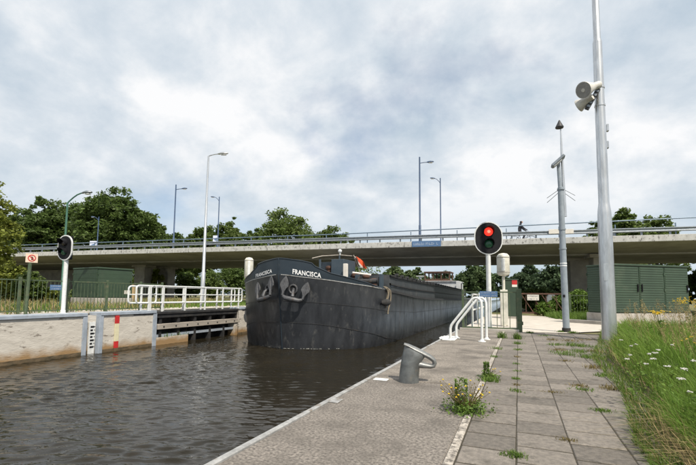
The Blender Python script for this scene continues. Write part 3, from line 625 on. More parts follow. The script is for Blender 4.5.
for px, b, wd in ((143, 8.0, 1.3), (166, 10.5, 1.3), (578, 7.5, 1.3), (597, 4.6, 0.7)):
    a = bat(px, b)
    build(MB(bfr).box(a-wd/2, a+wd/2, b-0.4, b+0.8, -0.3, 3.95-0.0, 0.04), 'pier', 'concrete', br)
    build(MB(bfr).box(a-wd/2-0.25, a+wd/2+0.25, b-0.55, b+0.95, 3.72, 3.99, 0.03), 'pier_cap', 'concrete', br)
build(MB(bfr).box(A0, bat(128, 8)-6, 12.6, 13.8, -0.2, 3.9), 'abutment', 'concrete', br)
build(MB(bfr).box(bat(790, 13), A1, 12.6, 13.8, -0.2, 3.9), 'abutment', 'concrete', br)
# blue sign on the edge beam
a = (bat(412, -.1)+bat(441, -.1))/2; wd = bat(441, -.1)-bat(412, -.1)
plate_sign('bridge_sign', bfr((a, -0.12, 4.43)), BU, -BN, wd, 0.38, 'sign_blue', 'blue lettered sign on the edge of the bridge above the barge', 1, seed=9)
a = (bat(549, -.1)+bat(574, -.1))/2; wd = bat(574, -.1)-bat(549, -.1)
wb = thing('white_board', bfr((a, -0.1, 4.85)), 'white board hung on the bridge guardrail behind the grey mast', 'board')
build(MB(bfr).box(a-wd/2, a-0.1, -0.10, -0.05, 4.84, 5.12, 0.008), 'panel', 'sign_white', wb); build(MB(bfr).box(a-0.08, a+wd/2, -0.10, -0.05, 4.82, 5.10, 0.008), 'panel', 'sign_white', wb)
for px, pyt, b, side, lab, ban, nm in ((420, 157, 1.2, 1, 'tallest blue lamp post on the bridge, above the barge', None, 0), (441, 178, 13.0, -1, 'shorter blue lamp post on the bridge, arm pointing left', None, 0),
                               (173, 185, 2.5, 1, 'blue lamp post on the bridge left of the tall pale lamp', None, 0), (217, 197, 13.0, -1, 'blue lamp post with banner on the bridge right of the tall pale lamp', (0.36, 0.5, 0.75), 0),
                               (96, 217, 13.2, -1, 'blue lamp post with banner before the large trees at left', (0.42, 0.9, 0.9), 0)):
    a = bat(px, b); P = bfr((a, b, 4.52)); zt = onY(px, pyt, P[1])[2]
    street_lamp('street_lamp', P, (P[0], P[1], zt), 'lamp_blue', side*hr*0.55+V(0, 0, 0.08 if side > 0 else 0.45), lab, 0.45, 'lamp posts on the bridge', 0.085, 0.05, ban, 0.0, 0.45 if side > 0 else 0.5)

# cyclist on the bridge
a0 = bat(523, 3.2); zr = 4.52
bk = thing('bicycle', bfr((a0, 3.2, zr)), 'dark bicycle ridden across the bridge behind the guardrail', 'bicycle')
for da in (-0.53, 0.53):
    c = bfr((a0+da, 3.2, zr+0.34))
    wh = build(MB().tube([c+0.34*(math.cos(t_)*BU+math.sin(t_)*V(0, 0, 1)) for t_ in np.linspace(0, 2*math.pi, 25)], 0.02, 6, False), 'wheel', 'rubber', bk, smooth=True)
    sp_ = MB()
    for t_ in np.linspace(0, math.pi, 7)[:-1]: sp_.tube([c-0.33*(math.cos(t_)*BU+math.sin(t_)*V(0, 0, 1)), c+0.33*(math.cos(t_)*BU+math.sin(t_)*V(0, 0, 1))], 0.004, 4)
    build(sp_, 'spoke', 'rail_steel', wh)
def bp(da, z, db=0.0): return bfr((a0+da, 3.2+db, zr+z))
fm = MB()
for p, q_ in (((-0.53, .34), (-0.12, .30)), ((-0.12, .30), (-0.22, .86)), ((-0.22, .78), (0.36, .82)), ((-0.12, .30), (0.38, .74)), ((-0.53, .34), (-0.21, .74)), ((0.53, .34), (0.36, .98))): fm.tube([bp(*p), bp(*q_)], 0.018, 6)
build(fm, 'frame', 'black_steel', bk); build(MB().tube([bp(.30, 1.02, -.27), bp(.36, 1.0, 0), bp(.30, 1.02, .27)], 0.014, 6), 'handlebar', 'rail_steel', bk)
build(MB(frame(bp(-.22, .88), BU, BN)).box(-0.13, 0.13, -0.08, 0.08, 0, 0.05, 0.015), 'saddle', 'black', bk)
def skin_person(name, joints, edges, radii, m, label):
    me = bpy.data.meshes.new(name); o0 = np.asarray(joints[0]); me.from_pydata([tuple(np.asarray(j)-o0) for j in joints], edges, []); me.materials.append(MATS[m])
    o = link(name, me, None, o0); md = o.modifiers.new('skin', 'SKIN'); md.use_smooth_shade = True
    for v_, r_ in zip(me.skin_vertices[0].data, radii): v_.radius = (r_, r_); v_.use_root = False
    me.skin_vertices[0].data[0].use_root = True
    s_ = o.modifiers.new('sub', 'SUBSURF'); s_.levels = 1; s_.render_levels = 1; return tag(o, label, 'person')
js = [(-.2, 1.0, 0), (-.18, 1.22, 0), (-.14, 1.44, 0), (-.12, 1.54, 0), (-.09, 1.62, 0), (-.08, 1.75, 0),
      (-.14, 1.42, -.18), (.10, 1.16, -.22), (.29, 1.05, -.26), (-.14, 1.42, .18), (.10, 1.16, .22), (.29, 1.05, .26),
      (-.18, .96, -.10), (.10, .72, -.10), (-.06, .34, -.10), (.08, .30, -.10), (-.18, .96, .10), (.16, .82, .10), (.02, .45, .10), (.16, .42, .10)]
pe = skin_person('person', [bp(x, z, y) for x, z, y in js], [(0, 1), (1, 2), (2, 3), (3, 4), (4, 5), (2, 6), (6, 7), (7, 8), (2, 9), (9, 10), (10, 11), (0, 12), (12, 13), (13, 14), (14, 15), (0, 16), (16, 17), (17, 18), (18, 19)],
                 [.15, .15, .15, .06, .09, .10, .07, .05, .035, .07, .05, .035, .09, .075, .05, .04, .09, .075, .05, .04], 'cloth_dark', 'person in dark clothes cycling over the bridge')
hb_ = MB(); hc = bp(-.03, 1.67); hb_.lathe(hc-V(0, 0, .08), [(0.0, 0), (.05, .015), (.062, .06), (.058, .11), (.0, .15)], 10); build(hb_, 'face', 'skin', pe, smooth=True)

# ------------------------------------------------------------------ barge
BB, BXC, BY0 = 2.95, -7.75, 12.5
def hb(s): return BB*(1-max(0.0, 1-s/3.2)**2.6)**(1/1.35) if s < 3.2 else BB
def zd(s): return float(np.interp(s, [0, .09, .2, .5, .9, 1.3, 2.3, 3.2, 4.6, 6.5, 8.4, 12, 24, 40, 46], [1.70, 1.665, 1.62, 1.55, 1.465, 1.395, 1.285, 1.24, 1.19, 1.07, .97, .88, .72, .72, .85]))
def zb(s): return float(np.interp(s, [0, .1, .25, .36, .42, .5, .6, .69, 1.07, 1.5, 2.2, 2.7, 3.2], [2.28, 2.23, 2.17, 2.11, 1.99, 1.92, 1.84, 1.77, 1.64, 1.52, 1.36, 1.29, 1.245]))
def hull(s, z, side, out=0.0):
    f = np.clip((1.7-z)/2.6, 0, 1.3); e = max(0.0, 1-s/4.0)
    b = hb(s)*(1-0.035*f*e)
    if s > 40: b *= 1-((s-40)/6.0)**2*0.35
    y = BY0+s+0.36*f*e
    if z < ZW+0.35: b -= 0.25*((ZW+0.35-z)/0.75)**2*(b/BB)
    p = V(BXC+side*b, y, z)
    if out:
        d = 0.02; s2 = s+d; b2 = hb(s2)*(1-0.035*f*max(0, 1-s2/4)); b1 = hb(s)*(1-0.035*f*e)
        n = nrm(V(side*d, -(b2-b1), 0)) if b2-b1 > 1e-5 else V(side, 0, 0)
        p = p+n*out
    return p
SS = [0.0, .01, .03, .06, .1, .15, .2, .25, .3, .36, .39, .42, .46, .5, .6, .69, .8, .95, 1.1, 1.3, 1.5, 1.8, 2.2, 2.7, 3.2, 4, 4.6, 5.5, 6.5, 7.5, 8.4, 10, 12, 14, 17, 20, 24, 28, 32, 36, 40, 42, 43.5, 44.6, 45.4, 45.8]
bg = thing('barge', (BXC, BY0, ZW), 'black cargo barge with white name on the bow coming out of the lock', 'barge')
LV = [-1.5, -1.2, -1.0, -0.9, -0.75, -0.55, -0.25, 0.05, 0.35, 0.65, 0.9, 1.1]
def bump_(s, z): return 0.012*math.sin(s*2.1+z*1.3)*math.sin(z*2.9-s*0.8)*min(1, s/2)
for nm, lo, hi, m in (('hull', None, zd, 'hull'), ('bulwark', zd, zb, 'bulwark')):
    mb = MB(); ring = []
    for side in (1, -1):
        rows = []
        for s in (SS if nm == 'hull' else [q_ for q_ in SS if q_ <= 3.2]):
            if nm == 'hull':
                top = zd(s); zz = [-1.5+(top+1.5)*t for t in np.linspace(0, 1, 16)]
                rows.append([hull(s, z, side, 0.0)+V(side*bump_(s, z), 0, 0) for z in zz])
            else:
                a_, b__ = zd(s), max(zb(s), zd(s)+0.005); rows.append([hull(s, a_+(b__-a_)*t, side, 0.0) for t in (0, .5, 1)])
        mb.grid(rows if side > 0 else [r_ for r_ in rows])
        if nm == 'bulwark': 
            inn = [[p-nrm(V(side*0.6, -0.8, 0))*0.06 for p in r_] for r_ in rows]; mb.grid(inn); mb.grid([[r_[-1] for r_ in rows], [r_[-1] for r_ in inn]])
        if nm == 'hull': ring.append([r_ for r_ in rows])
    if nm == 'hull':
        mb.grid([ring[0][-1], ring[1][-1]])
    build(mb, nm, m, bg, smooth=True)
dk = MB(); dk.grid([[hull(s, zd(s)-0.06, -1), hull(s, zd(s)-0.06, 1)] for s in SS]); build(dk, 'deck', 'deck', bg)
def strip(name, s0, s1, zf, h, out, m, sides=(1, -1), n=60):
    for side in sides:
        ss = [s for s in np.concatenate([np.linspace(s0, min(s1, 4), n), np.linspace(4, s1, 30) if s1 > 4 else []])]
        rows = [[hull(s, zf(s)-h/2, side, 0.001), hull(s, zf(s)-h/2, side, out), hull(s, zf(s)+h/2, side, out), hull(s, zf(s)+h/2, side, 0.001)] for s in ss]
        build(MB().grid(rows), name, m, bg)
strip('white_line', 0.012, 3.1, lambda s: zd(s)+0.012, 0.030, 0.012, 'steel_edge')
strip('rub_rail', 3.1, 45.5, lambda s: zd(s)-0.03, 0.10, 0.05, 'black_steel')
strip('plate_seam', 0.02, 45, lambda s: float(np.interp(s, [0, 1, 3, 8, 40], [.80, .66, .42, .20, .0])), 0.018, 0.012, 'black_steel')
strip('plate_seam', 0.02, 6, lambda s: float(np.interp(s, [0, .5, 1.5, 3, 6], [.05, -.02, -.28, -.6, -1.0])), 0.018, 0.012, 'black_steel')
build(MB().tube([hull(0.0, z, 1)+V(0, -0.005, 0) for z in np.linspace(-1.3, 2.28, 14)], 0.022, 8), 'stem_bar', 'bulwark', bg, smooth=True)
strip_top = [hull(s, max(zb(s), zd(s)), 1) for s in SS if s <= 3.2]; strip_l = [hull(s, max(zb(s), zd(s)), -1) for s in SS if s <= 3.2]
build(MB().tube(list(reversed(strip_l))+strip_top[1:], 0.022, 6), 'bulwark_rail', 'bulwark', bg, smooth=True)
for s in [5.2+2.6*i for i in range(12)]:            # upright plate joints along the side
    build(MB().grid([[hull(s-.008, z, 1, .001) for z in np.linspace(-1.2, zd(s)-.1, 4)], [hull(s, z, 1, .008) for z in np.linspace(-1.2, zd(s)-.1, 4)], [hull(s+.008, z, 1, .001) for z in np.linspace(-1.2, zd(s)-.1, 4)]]), 'weld_seam', 'black_steel', bg)
# name on both bows
fc_ = bpy.data.curves.new('name', 'FONT'); fc_.body = 'FRANCISCA'; fc_.resolution_u = 2; fc_.offset = 0.022; fc_.space_character = 1.06
fo_ = bpy.data.objects.new('name', fc_); COL.objects.link(fo_); bpy.context.view_layer.update()
tme = fo_.evaluated_get(bpy.context.evaluated_depsgraph_get()).to_mesh()
tv = np.array([v_.co[:] for v_ in tme.vertices]); tf = [tuple(p.vertices) for p in tme.polygons]; tw0, tw1 = tv[:, 0].min(), tv[:, 0].max(); th1 = tv[:, 1].max()
bpy.data.objects.remove(fo_)
sl = np.linspace(0, 3, 1500); arcl = {}
for side in (1, -1):
    P = np.array([hull(s, 1.7, side) for s in sl]); arcl[side] = np.concatenate([[0], np.cumsum(np.linalg.norm(np.diff(P, axis=0), axis=1))])
for side, s0, s1 in ((1, 0.115, 0.515), (-1, 0.055, 0.42)):
    l0, l1 = np.interp(s0, sl, arcl[side]), np.interp(s1, sl, arcl[side]); mb = MB()
    vs = []
    for x, y, _ in tv:
        t = (x-tw0)/(tw1-tw0); t = t if side > 0 else 1-t
        s = float(np.interp(l0+(l1-l0)*t, arcl[side], sl)); hgt = (0.165 if side > 0 else 0.13)
        z = zd(s)+0.055+ (0.03 if side > 0 else 0.05)*(1-t)+y/th1*hgt
        vs.append(hull(s, z, side, 0.012))
    mb.add(vs, tf); build(mb, 'name_lettering', 'letter', bg)
# anchors in their hawse pipes
for side in (1, -1):
    s0 = 0.115; o = hull(s0, 1.20, side); o2 = hull(s0+0.05, 1.20, side); tu = nrm((o2-o)*V(1, 1, 0)); nn = V(tu[1], -tu[0], 0)*side; nn = nn if nn[1] < 0 else -nn
    fr = frame(o, tu*.88, V(0, 0, .88), nn*.9)
    hp = build(MB().tube([fr((0.155*math.cos(t), 0.165*math.sin(t), 0.03)) for t in np.linspace(0, 2*math.pi, 21)], 0.035, 8, False), 'hawse_ring', 'anchor', bg, smooth=True)
    build(MB(fr).prism([(0.15*math.cos(t), 0.16*math.sin(t), 0.012) for t in np.linspace(0, 2*math.pi, 18, endpoint=False)], (0, 0, 0.006)), 'hawse_hole', 'black', hp)
    an = build(MB(fr).tube([(0.02, 0.02, -0.02), (0.03, -0.10, 0.18), (0.03, -0.30, 0.26)], [0.05, 0.06, 0.075], 10), 'anchor', 'anchor', bg, smooth=True)
    build(MB(fr).tube([(-0.36, -0.26, 0.22), (-0.26, -0.34, 0.27), (0.0, -0.40, 0.29), (0.28, -0.45, 0.27), (0.40, -0.42, 0.22)], [0.06, 0.09, 0.105, 0.09, 0.06], 10), 'crown', 'anchor', an, smooth=True)
    for bx, by, tipx, tipy in ((-0.38, -0.24, -0.27, 0.52), (0.42, -0.40, 0.60, 0.28)):
        d = nrm(V(tipx-bx, tipy-by, 0)); pr = V(-d[1], d[0], 0); Lf = math.hypot(tipx-bx, tipy-by)
        pts = [(0, .045), (.2, .05), (.36, .10), (.48, .17), (.62, .165), (.80, .11), (1.0, .012)]
        b0 = V(bx, by, 0); po = [b0+d*Lf*t-pr*w_ for t, w_ in pts]+[b0+d*Lf*t+pr*w_ for t, w_ in reversed(pts)]
        mb = MB(fr); mb.prism([(p[0], p[1], 0.20-0.12*((p[0]-bx)*d[0]+(p[1]-by)*d[1])/Lf) for p in po], (0, 0, 0.05)); mb.tube([(bx, by, 0.24), (bx+d[0]*Lf*.9, by+d[1]*Lf*.9, 0.15)], [0.05, 0.02], 8)
        build(mb, 'fluke', 'anchor', an, bevel=0.012)
# forecastle gear seen above the bulwark
def at(px, py, Y): return onY(px, py, Y)
def pbox(px0, px1, py0, py1, Y, dy, name, m, parent=bg, ch=0.01):
    a_, b__ = at(px0, py1, Y), at(px1, py0, Y); return build(MB().box(a_[0], b__[0], Y, Y+dy, a_[2], b__[2], ch), name, m, parent)
fo = pbox(331, 343.5, 259, 283, 16.2, 1.4, 'forward_cabin', 'cabin_blue')
pbox(320, 332, 262, 283, 16.35, 1.0, 'forward_cabin', 'bulwark')
p0, p1 = at(343, 277, 15.9), at(346.8, 263.5, 15.9); build(MB().box(p0[0], p1[0], 15.9, 16.05, p0[2]-0.4, p1[2], 0.01), 'vent_post', 'sign_white', bg)
build(MB().tube([at(312, 258.3, 15.5), at(322, 256.0, 16), at(340, 255.0, 17.5), at(352, 256.0, 20)], 0.022, 8), 'boom', 'timber', bg, smooth=True)
build(MB().tube([at(320, 259.5, 15.9), at(320, 272, 15.9)], 0.05, 8), 'boom_rest', 'cabin_blue', bg); build(MB().tube([at(339.5, 255, 17.4), at(339.5, 275, 17.4)], 0.04, 8), 'boom_rest', 'cabin_blue', bg)
build(MB().lathe(at(340, 251.5, 17.4)-V(0, 0, .05), [(0.03, -.12), (.05, 0), (.09, .04), (.09, .12), (.0, .17)], 12), 'deck_lamp', 'lamp_glass', bg, smooth=True)
for px, py in ((329.5, 266.5), (355, 274), (366, 275.5), (374, 279)):
    c = at(px, py, 16.4+(px-329)*0.025); build(MB().lathe(c-V(0, 0, .75), [(0.16, 0), (.16, .05), (.12, .08), (.12, .62), (.17, .66), (.17, .74), (.1, .78)], 14), 'mooring_post', 'rust', bg, smooth=True)
c = at(369.5, 279, 17.0); wn_ = build(MB().lathe(c-V(0.5, 0, 0.1), [(0.06, 0), (.22, .02), (.22, .06), (.11, .08), (.11, .9), (.22, .92), (.22, .96), (.06, .98)], 16, (1, 0, 0)), 'winch_drum', 'black_steel', bg, smooth=True)
build(MB().box(c[0]-.6, c[0]-.52, c[1]-.2, c[1]+.2, c[2]-.55, c[2]+.2), 'winch_frame', 'cabin_blue', wn_); build(MB().box(c[0]+.5, c[0]+.58, c[1]-.2, c[1]+.2, c[2]-.55, c[2]+.2), 'winch_frame', 'cabin_blue', wn_)
build(MB().tube([at(347, 272, 17.2), at(371, 275, 17.6)], 0.05, 8), 'gangplank', 'sign_white', bg)
# fender and ropes hung over the side by the shoulder
for k, (px, py0, py1, s_) in enumerate(((381.5, 288, 303, 3.0), (386, 289, 314, 3.4), (384, 288, 308, 3.2))):
    pts = [hull(s_, at(px, py0, 15.9)[2]+0.05, 1, -0.05)]+[hull(s_+0.12*math.sin(3*t+k), at(px, py0+(py1-py0)*t, 15.9)[2], 1, 0.06+0.03*math.sin(5*t)) for t in np.linspace(0.05, 1, 9)]
    build(MB().tube(pts, 0.028, 6), 'rope', 'rope', bg, smooth=True)
c = hull(2.75, 0.75, 1, 0.14); build(MB().tube([c+V(-.1, -.25, 0), c+V(0, -.2, 0), c+V(0, .2, 0), c+V(-.1, .25, 0)], [.06, .13, .13, .06], 12), 'fender', 'rubber', bg, smooth=True)
# flag
fp0 = at(354.5, 256.5, 18.0); fp1 = at(364, 272, 18.0)
fl = thing('flag', fp1-V(0, 0, .8), 'limp orange and white flag on the barge foredeck', 'flag')
build(MB().tube([fp1+V(.1, .1, -.8), at(353.6, 255, 18.05)], 0.02, 6), 'staff', 'timber', fl)
for nm, t0, t1, m in (('white_stripe', 0.0, 0.28, 'flag_white'), ('orange_field', 0.28, 1.0, 'flag_orange')):
    rows = []
    for i in range(9):
        u_ = i/8; rows.append([fp0+(fp1-fp0)*0.82*u_*(0.9+0.1*v_)+V(0.33*v_*(0.35+u_*0.8*(1-0.5*u_)), 0.09*math.sin(7*u_+5*v_), 0.05*v_*math.sin(3*u_)) for v_ in np.linspace(t0, t1, 7)])
    mb = MB(); mb.grid(rows); mb.grid([[p+V(0, .012, 0) for p in r_] for r_ in rows]); build(mb, nm, m, fl, smooth=True)
# cargo hold: coaming, hatch covers
CT = 2.42; s0, s1 = 5.4, 33.4
def zc_(s): return float(np.interp(s, [5, 6.2, 28, 34], [1.95, 1.89, 1.62, 1.58]))
for side in (1, -1):
    for i in range(10):
        sa, sb_ = s0+(s1-s0)*i/10, s0+(s1-s0)*(i+1)/10; xs_ = BXC+side*CT
        mb = MB(); mb.add([(xs_, BY0+sa+.006, zd(sa)-.08), (xs_, BY0+sb_-.006, zd(sb_)-.08), (xs_, BY0+sb_-.006, zc_(sb_)), (xs_, BY0+sa+.006, zc_(sa)),
                           (xs_-side*.05, BY0+sa+.006, zd(sa)-.08), (xs_-side*.05, BY0+sb_-.006, zd(sb_)-.08), (xs_-side*.05, BY0+sb_-.006, zc_(sb_)), (xs_-side*.05, BY0+sa+.006, zc_(sa))],
                          [(0, 1, 2, 3), (7, 6, 5, 4), (3, 2, 6, 7), (0, 3, 7, 4), (1, 5, 6, 2)]); build(mb, 'coaming_panel', 'coaming', bg)
    for f_ in (0.5, 0.97):
        ss_ = np.linspace(s0, s1, 26); rows = []
        for s in ss_:
            z = zd(s)+(zc_(s)-zd(s))*f_; x = BXC+side*CT; rows.append([(x, BY0+s, z-.04), (x+side*.07, BY0+s, z-.03), (x+side*.07, BY0+s, z+.03), (x, BY0+s, z+.04)])
        build(MB().grid(rows), 'stiffener', 'black_steel', bg)
build(MB().box(BXC-CT, BXC+CT, BY0+s0-.05, BY0+s0, zd(s0)-.1, zc_(s0)), 'coaming_front', 'coaming', bg)
nh = 28; hw = (s1-s0)/nh
for i in range(nh):
    sa = s0+hw*i+0.02; sb_ = s0+hw*(i+1)-0.02; z = zc_((sa+sb_)/2); rows = []
    for y in (sa, sb_): rows.append([(BXC+x, BY0+y, z+0.03+0.10*(1-(x/2.6)**2)) for x in np.linspace(-2.5, 2.5, 9)])
    top = rows; mb = MB(); mb.grid(top); mb.grid([[(p[0], p[1], p[2]-0.05) for p in r_] for r_ in top])
    for r_ in top: mb.grid([r_, [(p[0], p[1], p[2]-0.05) for p in r_]])
    mb.grid([[r_[-1] for r_ in top], [(r_[-1][0], r_[-1][1], r_[-1][2]-.05) for r_ in top]])
    hc_ = build(mb, 'hatch_cover', 'black_steel', bg)
    build(MB().box(BXC+2.40, BXC+2.56, BY0+sb_-.10, BY0+sb_+.10, z+.02, z+.13, .02), 'hatch_clip', 'black_steel', hc_)
# two small pale marks on the coaming (px 393-405, 286)
for k, (px, L_) in enumerate(((392.5, 0.30), (398.5, 0.42))):
    P = onX(px, 286.0+k*0.7, BXC+CT); marks(bg, V(BXC+CT+0.002, P[1], P[2]), V(0, 1, 0), V(0, 0, 1), V(1, 0, 0), L_*1.6, 0.16, 1, seed=20+k, name='coaming_mark')
# after cabin and wheelhouse
YA = 48.0
a_, b__ = at(415, 290, YA), at(457.5, 281.5, YA); ca = build(MB().box(a_[0], b__[0], YA, YA+5.0, zd(35)-.1, b__[2], 0.04), 'after_cabin', 'cabin_white', bg)
build(MB().box(a_[0]-.1, b__[0]+.1, YA-.15, YA+5.1, b__[2], b__[2]+.07, .02), 'cabin_roof', 'cabin_white', ca)
zr0 = b__[2]+.07
wx0, wx1 = at(425, 276, YA+1)[0], at(449.5, 276, YA+1)[0]; zt = at(437, 271.5, YA+1)[2]
whs = build(MB().box(wx0-.12, wx1+.12, YA+.85, YA+3.6, zt-.14, zt, .02), 'wheelhouse_roof', 'rust', bg)
build(MB().box(wx0, wx1, YA+1, YA+3.4, zr0, zr0+.18), 'wheelhouse_wall', 'rust', bg)
for x in np.linspace(wx0, wx1, 4):
    for y in (YA+1.0, YA+3.3): build(MB().box(x-.07, x+.07, y, y+.12, zr0+.18, zt-.14), 'window_post', 'rust', bg)
for x0_, x1_ in zip(np.linspace(wx0, wx1, 4)[:-1], np.linspace(wx0, wx1, 4)[1:]):
    pn = build(MB().box(x0_+.13, x1_-.13, YA+1.03, YA+1.05, zr0+.2, zr0+.30), 'window_sill', 'rust', bg)
p0, p1 = at(456.5, 300, YA-1), at(461, 281.5, YA-1); build(MB().box(p0[0], p1[0], YA-1.2, YA-.2, zd(35), p1[2], .02), 'side_locker', 'cabin_white', bg)
build(MB().box(p1[0]+.003, p1[0]+.05, YA-1.1, YA-.6, zd(35)+.3, p1[2]-.2), 'locker_door', 'black', bg)
build(MB().tube([at(418.5, 279, YA), at(418.5, 281+2, YA)], .05, 6), 'roof_vent', 'cabin_white', bg)
build(MB().tube([at(421, 276.5, YA-.3), at(421, 284, YA-.3)], .03, 6), 'radar_mast', 'cabin_white', bg); c = at(421, 276.5, YA-.3); build(MB().box(c[0]-.55, c[0]+.3, c[1]-.06, c[1]+.06, c[2], c[2]+.09), 'radar_bar', 'cabin_white', bg)
# foam where the bow cuts the water
fm_ = MB(); rf = random.Random(4)
for side in (1, -1):
    for i in range(26):
        s = rf.uniform(0.0, 0.9 if side > 0 else 0.3); L_ = rf.uniform(.02, .10); p = hull(s, ZW+.03, side, 0.01+rf.uniform(0, .06)); p2 = hull(s+L_*.3, ZW+.03, side, 0.03+rf.uniform(0, .05)); d = nrm((p2-p)*V(1, 1, 0)); n_ = V(-d[1], d[0], 0)
        wd = rf.uniform(.008, .022); fm_.add([V(p[0], p[1], ZW+.03)-n_*wd, V(p2[0], p2[1], ZW+.03)-n_*wd, V(p2[0], p2[1], ZW+.036)+n_*wd, V(p[0], p[1], ZW+.036)+n_*wd], [(0, 1, 2, 3)])
tag(build(fm_, 'foam', 'foam'), 'thin white foam where the bow cuts the water', 'foam', kind='stuff')

# ------------------------------------------------------------------ quay furniture
# mooring bollard: leaning hollow post with a horn loop, hand-modelled
bo = thing('mooring_bollard', (-1.21, 4.86, 0), 'grey cast iron mooring bollard with a looped horn on the quay', 'bollard')
bx = nrm(V(0.97, 0.25, 0)); bfrm = frame(V(-1.21, 4.86, 0), bx, V(-bx[1], bx[0], 0))
rows = []
for z, cx_, rx, ry, tl in ((0, 0, .118, .112, 0), (.03, 0, .116, .11, 0), (.16, .012, .112, .106, 0), (.24, .03, .115, .10, .10), (.30, .05, .118, .092, .30), (.345, .068, .120, .086, .46), (.365, .072, .112, .078, .50), (.372, .072, .085, .055, .52)):
    rows.append([bfrm((cx_+rx*math.cos(a_), ry*math.sin(a_), z-tl*rx*math.cos(a_))) for a_ in np.linspace(0, 2*math.pi, 24, endpoint=False)])
mb = MB(); mb.grid(rows, True); mb.add(rows[-1], [tuple(range(24))]); build(mb, 'body', 'iron_grey', bo, smooth=True)
top = [(-0.055, .438), (0.0, .418), (.08, .375), (.16, .335), (.24, .295), (.285, .262), (.300, .225), (.288, .195), (.25, .188), (.19, .195), (.13, .205), (.08, .21)]
rad = [(.060, .014), (.072, .020), (.072, .030), (.060, .032), (.052, .030), (.046, .028), (.042, .026), (.042, .026), (.044, .028), (.052, .034), (.062, .042), (.066, .05)]
rows = []
for i, ((x, z), (ry, rz)) in enumerate(zip(top, rad)):
    x0_, z0_ = top[max(i-1, 0)]; x1_, z1_ = top[min(i+1, len(top)-1)]; d = nrm(V(x1_-x0_, 0, z1_-z0_)); n_ = V(-d[2], 0, d[0])
    rows.append([bfrm((x+n_[0]*rz*math.sin(a_), ry*math.cos(a_), z+n_[2]*rz*math.sin(a_))) for a_ in np.linspace(0, 2*math.pi, 14, endpoint=False)])
mb = MB(); mb.grid(rows, True); mb.add(rows[0], [tuple(range(13, -1, -1))]); mb.add(rows[-1], [tuple(range(14))]); build(mb, 'horn', 'iron_worn', bo, smooth=True)

# ladder handrails
hrl = thing('ladder_handrail', (-1.1, 10.1, 0), 'pair of white bent tube handrails at the quay ladder', 'handrail')
for y, dx in ((9.78, 0.0), (10.32, 0.06)):
    pts = [(-1.46+dx, y, 0.02), (-1.46+dx, y, 0.27), (-1.44+dx, y, 0.34), (-1.40+dx, y, 0.40), (-1.02+dx, y, 0.88), (-.97+dx, y, .94), (-.91+dx, y, .975), (-.85+dx, y, .97), (-.80+dx, y, .93), (-.775+dx, y, .87), (-.77+dx, y, .78), (-.77+dx, y, .02)]
    build(MB().tube(pts, 0.030, 12), 'rail', 'white_paint', hrl, smooth=True)
    for x in (-1.46+dx, -.77+dx): build(MB().lathe((x, y, 0.003), [(.085, 0), (.085, .015), (.05, .02), (.042, .05)], 14), 'foot', 'white_paint', hrl, smooth=True)
    build(MB().tube([(-1.70, y-.02, .03), (-1.46+dx, y, .03)], .022, 8), 'stay', 'white_paint', hrl, smooth=True)
build(MB().box(-1.64, -1.36, 9.70, 10.4, .004, .018, .004), 'foot_plate', 'white_paint', hrl)

# fence across the quay with blue plate
qf, u_, n_ = bar_fence('bar_fence', (-1.56, 13.02), (0.02, 13.06), 0.0, 1.17, (0.0,), 9, 'dark green bar fence across the quay behind the handrails', bw=0.018, pw=0.035)
gp = build(MB().box(-0.055, 0.085, 13.0, 13.14, -0.02, 1.24, 0.012), 'gate_post', 'fence_green', qf)
for z in (0.2, 0.95): build(MB().lathe((0.09, 13.07, z), [(.022, 0), (.022, .1)], 10), 'hinge', 'fence_green', gp)
c = onY(488.5, 293.5, 12.98); plate_sign('fence_sign', (c[0], 12.985, c[2]-0.02), (1, 0, 0), (0, -1, 0), 0.50, 0.17, 'sign_blue', 'small blue lettered plate on the fence across the quay', 2, seed=13)

signal((-0.87, 14.0, 0), onY(488, 222, 14)[2], 0.88, 1.07, (0.28, -0.96, 0), 'large oval ship signal showing red over unlit green on the quay', True, 0.075)
# second fence beyond: white tubular rail by the signal
wr2 = thing('quay_railing', (-1.2, 17, 0), 'white tubular railing along the water beyond the quay fence', 'railing')
for z in (0.55, 1.08): build(MB().tube([(-1.45, 14.6, z), (-1.45, 24.5, z)], .03, 8), 'rail', 'white_paint', wr2, smooth=True)
for y in (14.6, 16.6, 18.6, 20.6, 22.6, 24.5): build(MB().tube([(-1.45, y, 0), (-1.45, y, 1.08)], .035, 8), 'post', 'white_paint', wr2, smooth=True)
# dark green box with red label
gb = thing('equipment_box', (-0.3, 21, 0), 'narrow dark green cabinet with a red and white label beyond the beacon', 'cabinet')
p0, p1 = onY(504, 300, 21), onY(518, 279, 21)
build(MB().box(p0[0], p1[0], 21, 21.5, 0.1, p1[2]-.05, .01), 'body', 'green_metal', gb); build(MB().box(p0[0]-.03, p1[0]+.03, 20.97, 21.53, p1[2]-.048, p1[2], .01), 'roof', 'green_metal', gb)
build(MB().box(p0[0]-.02, p1[0]+.02, 20.98, 21.52, -.1, .098), 'plinth', 'concrete', gb)
l0, l1 = onY(512, 287, 21), onY(517, 280, 21)
build(MB().box(l0[0], l1[0], 20.985, 20.998, (l0[2]+l1[2])/2-.05, l1[2]), 'label_red', 'paint_red', gb); build(MB().box(l0[0], l1[0], 20.985, 20.998, l0[2], (l0[2]+l1[2])/2-.052), 'label_white', 'sign_white', gb)
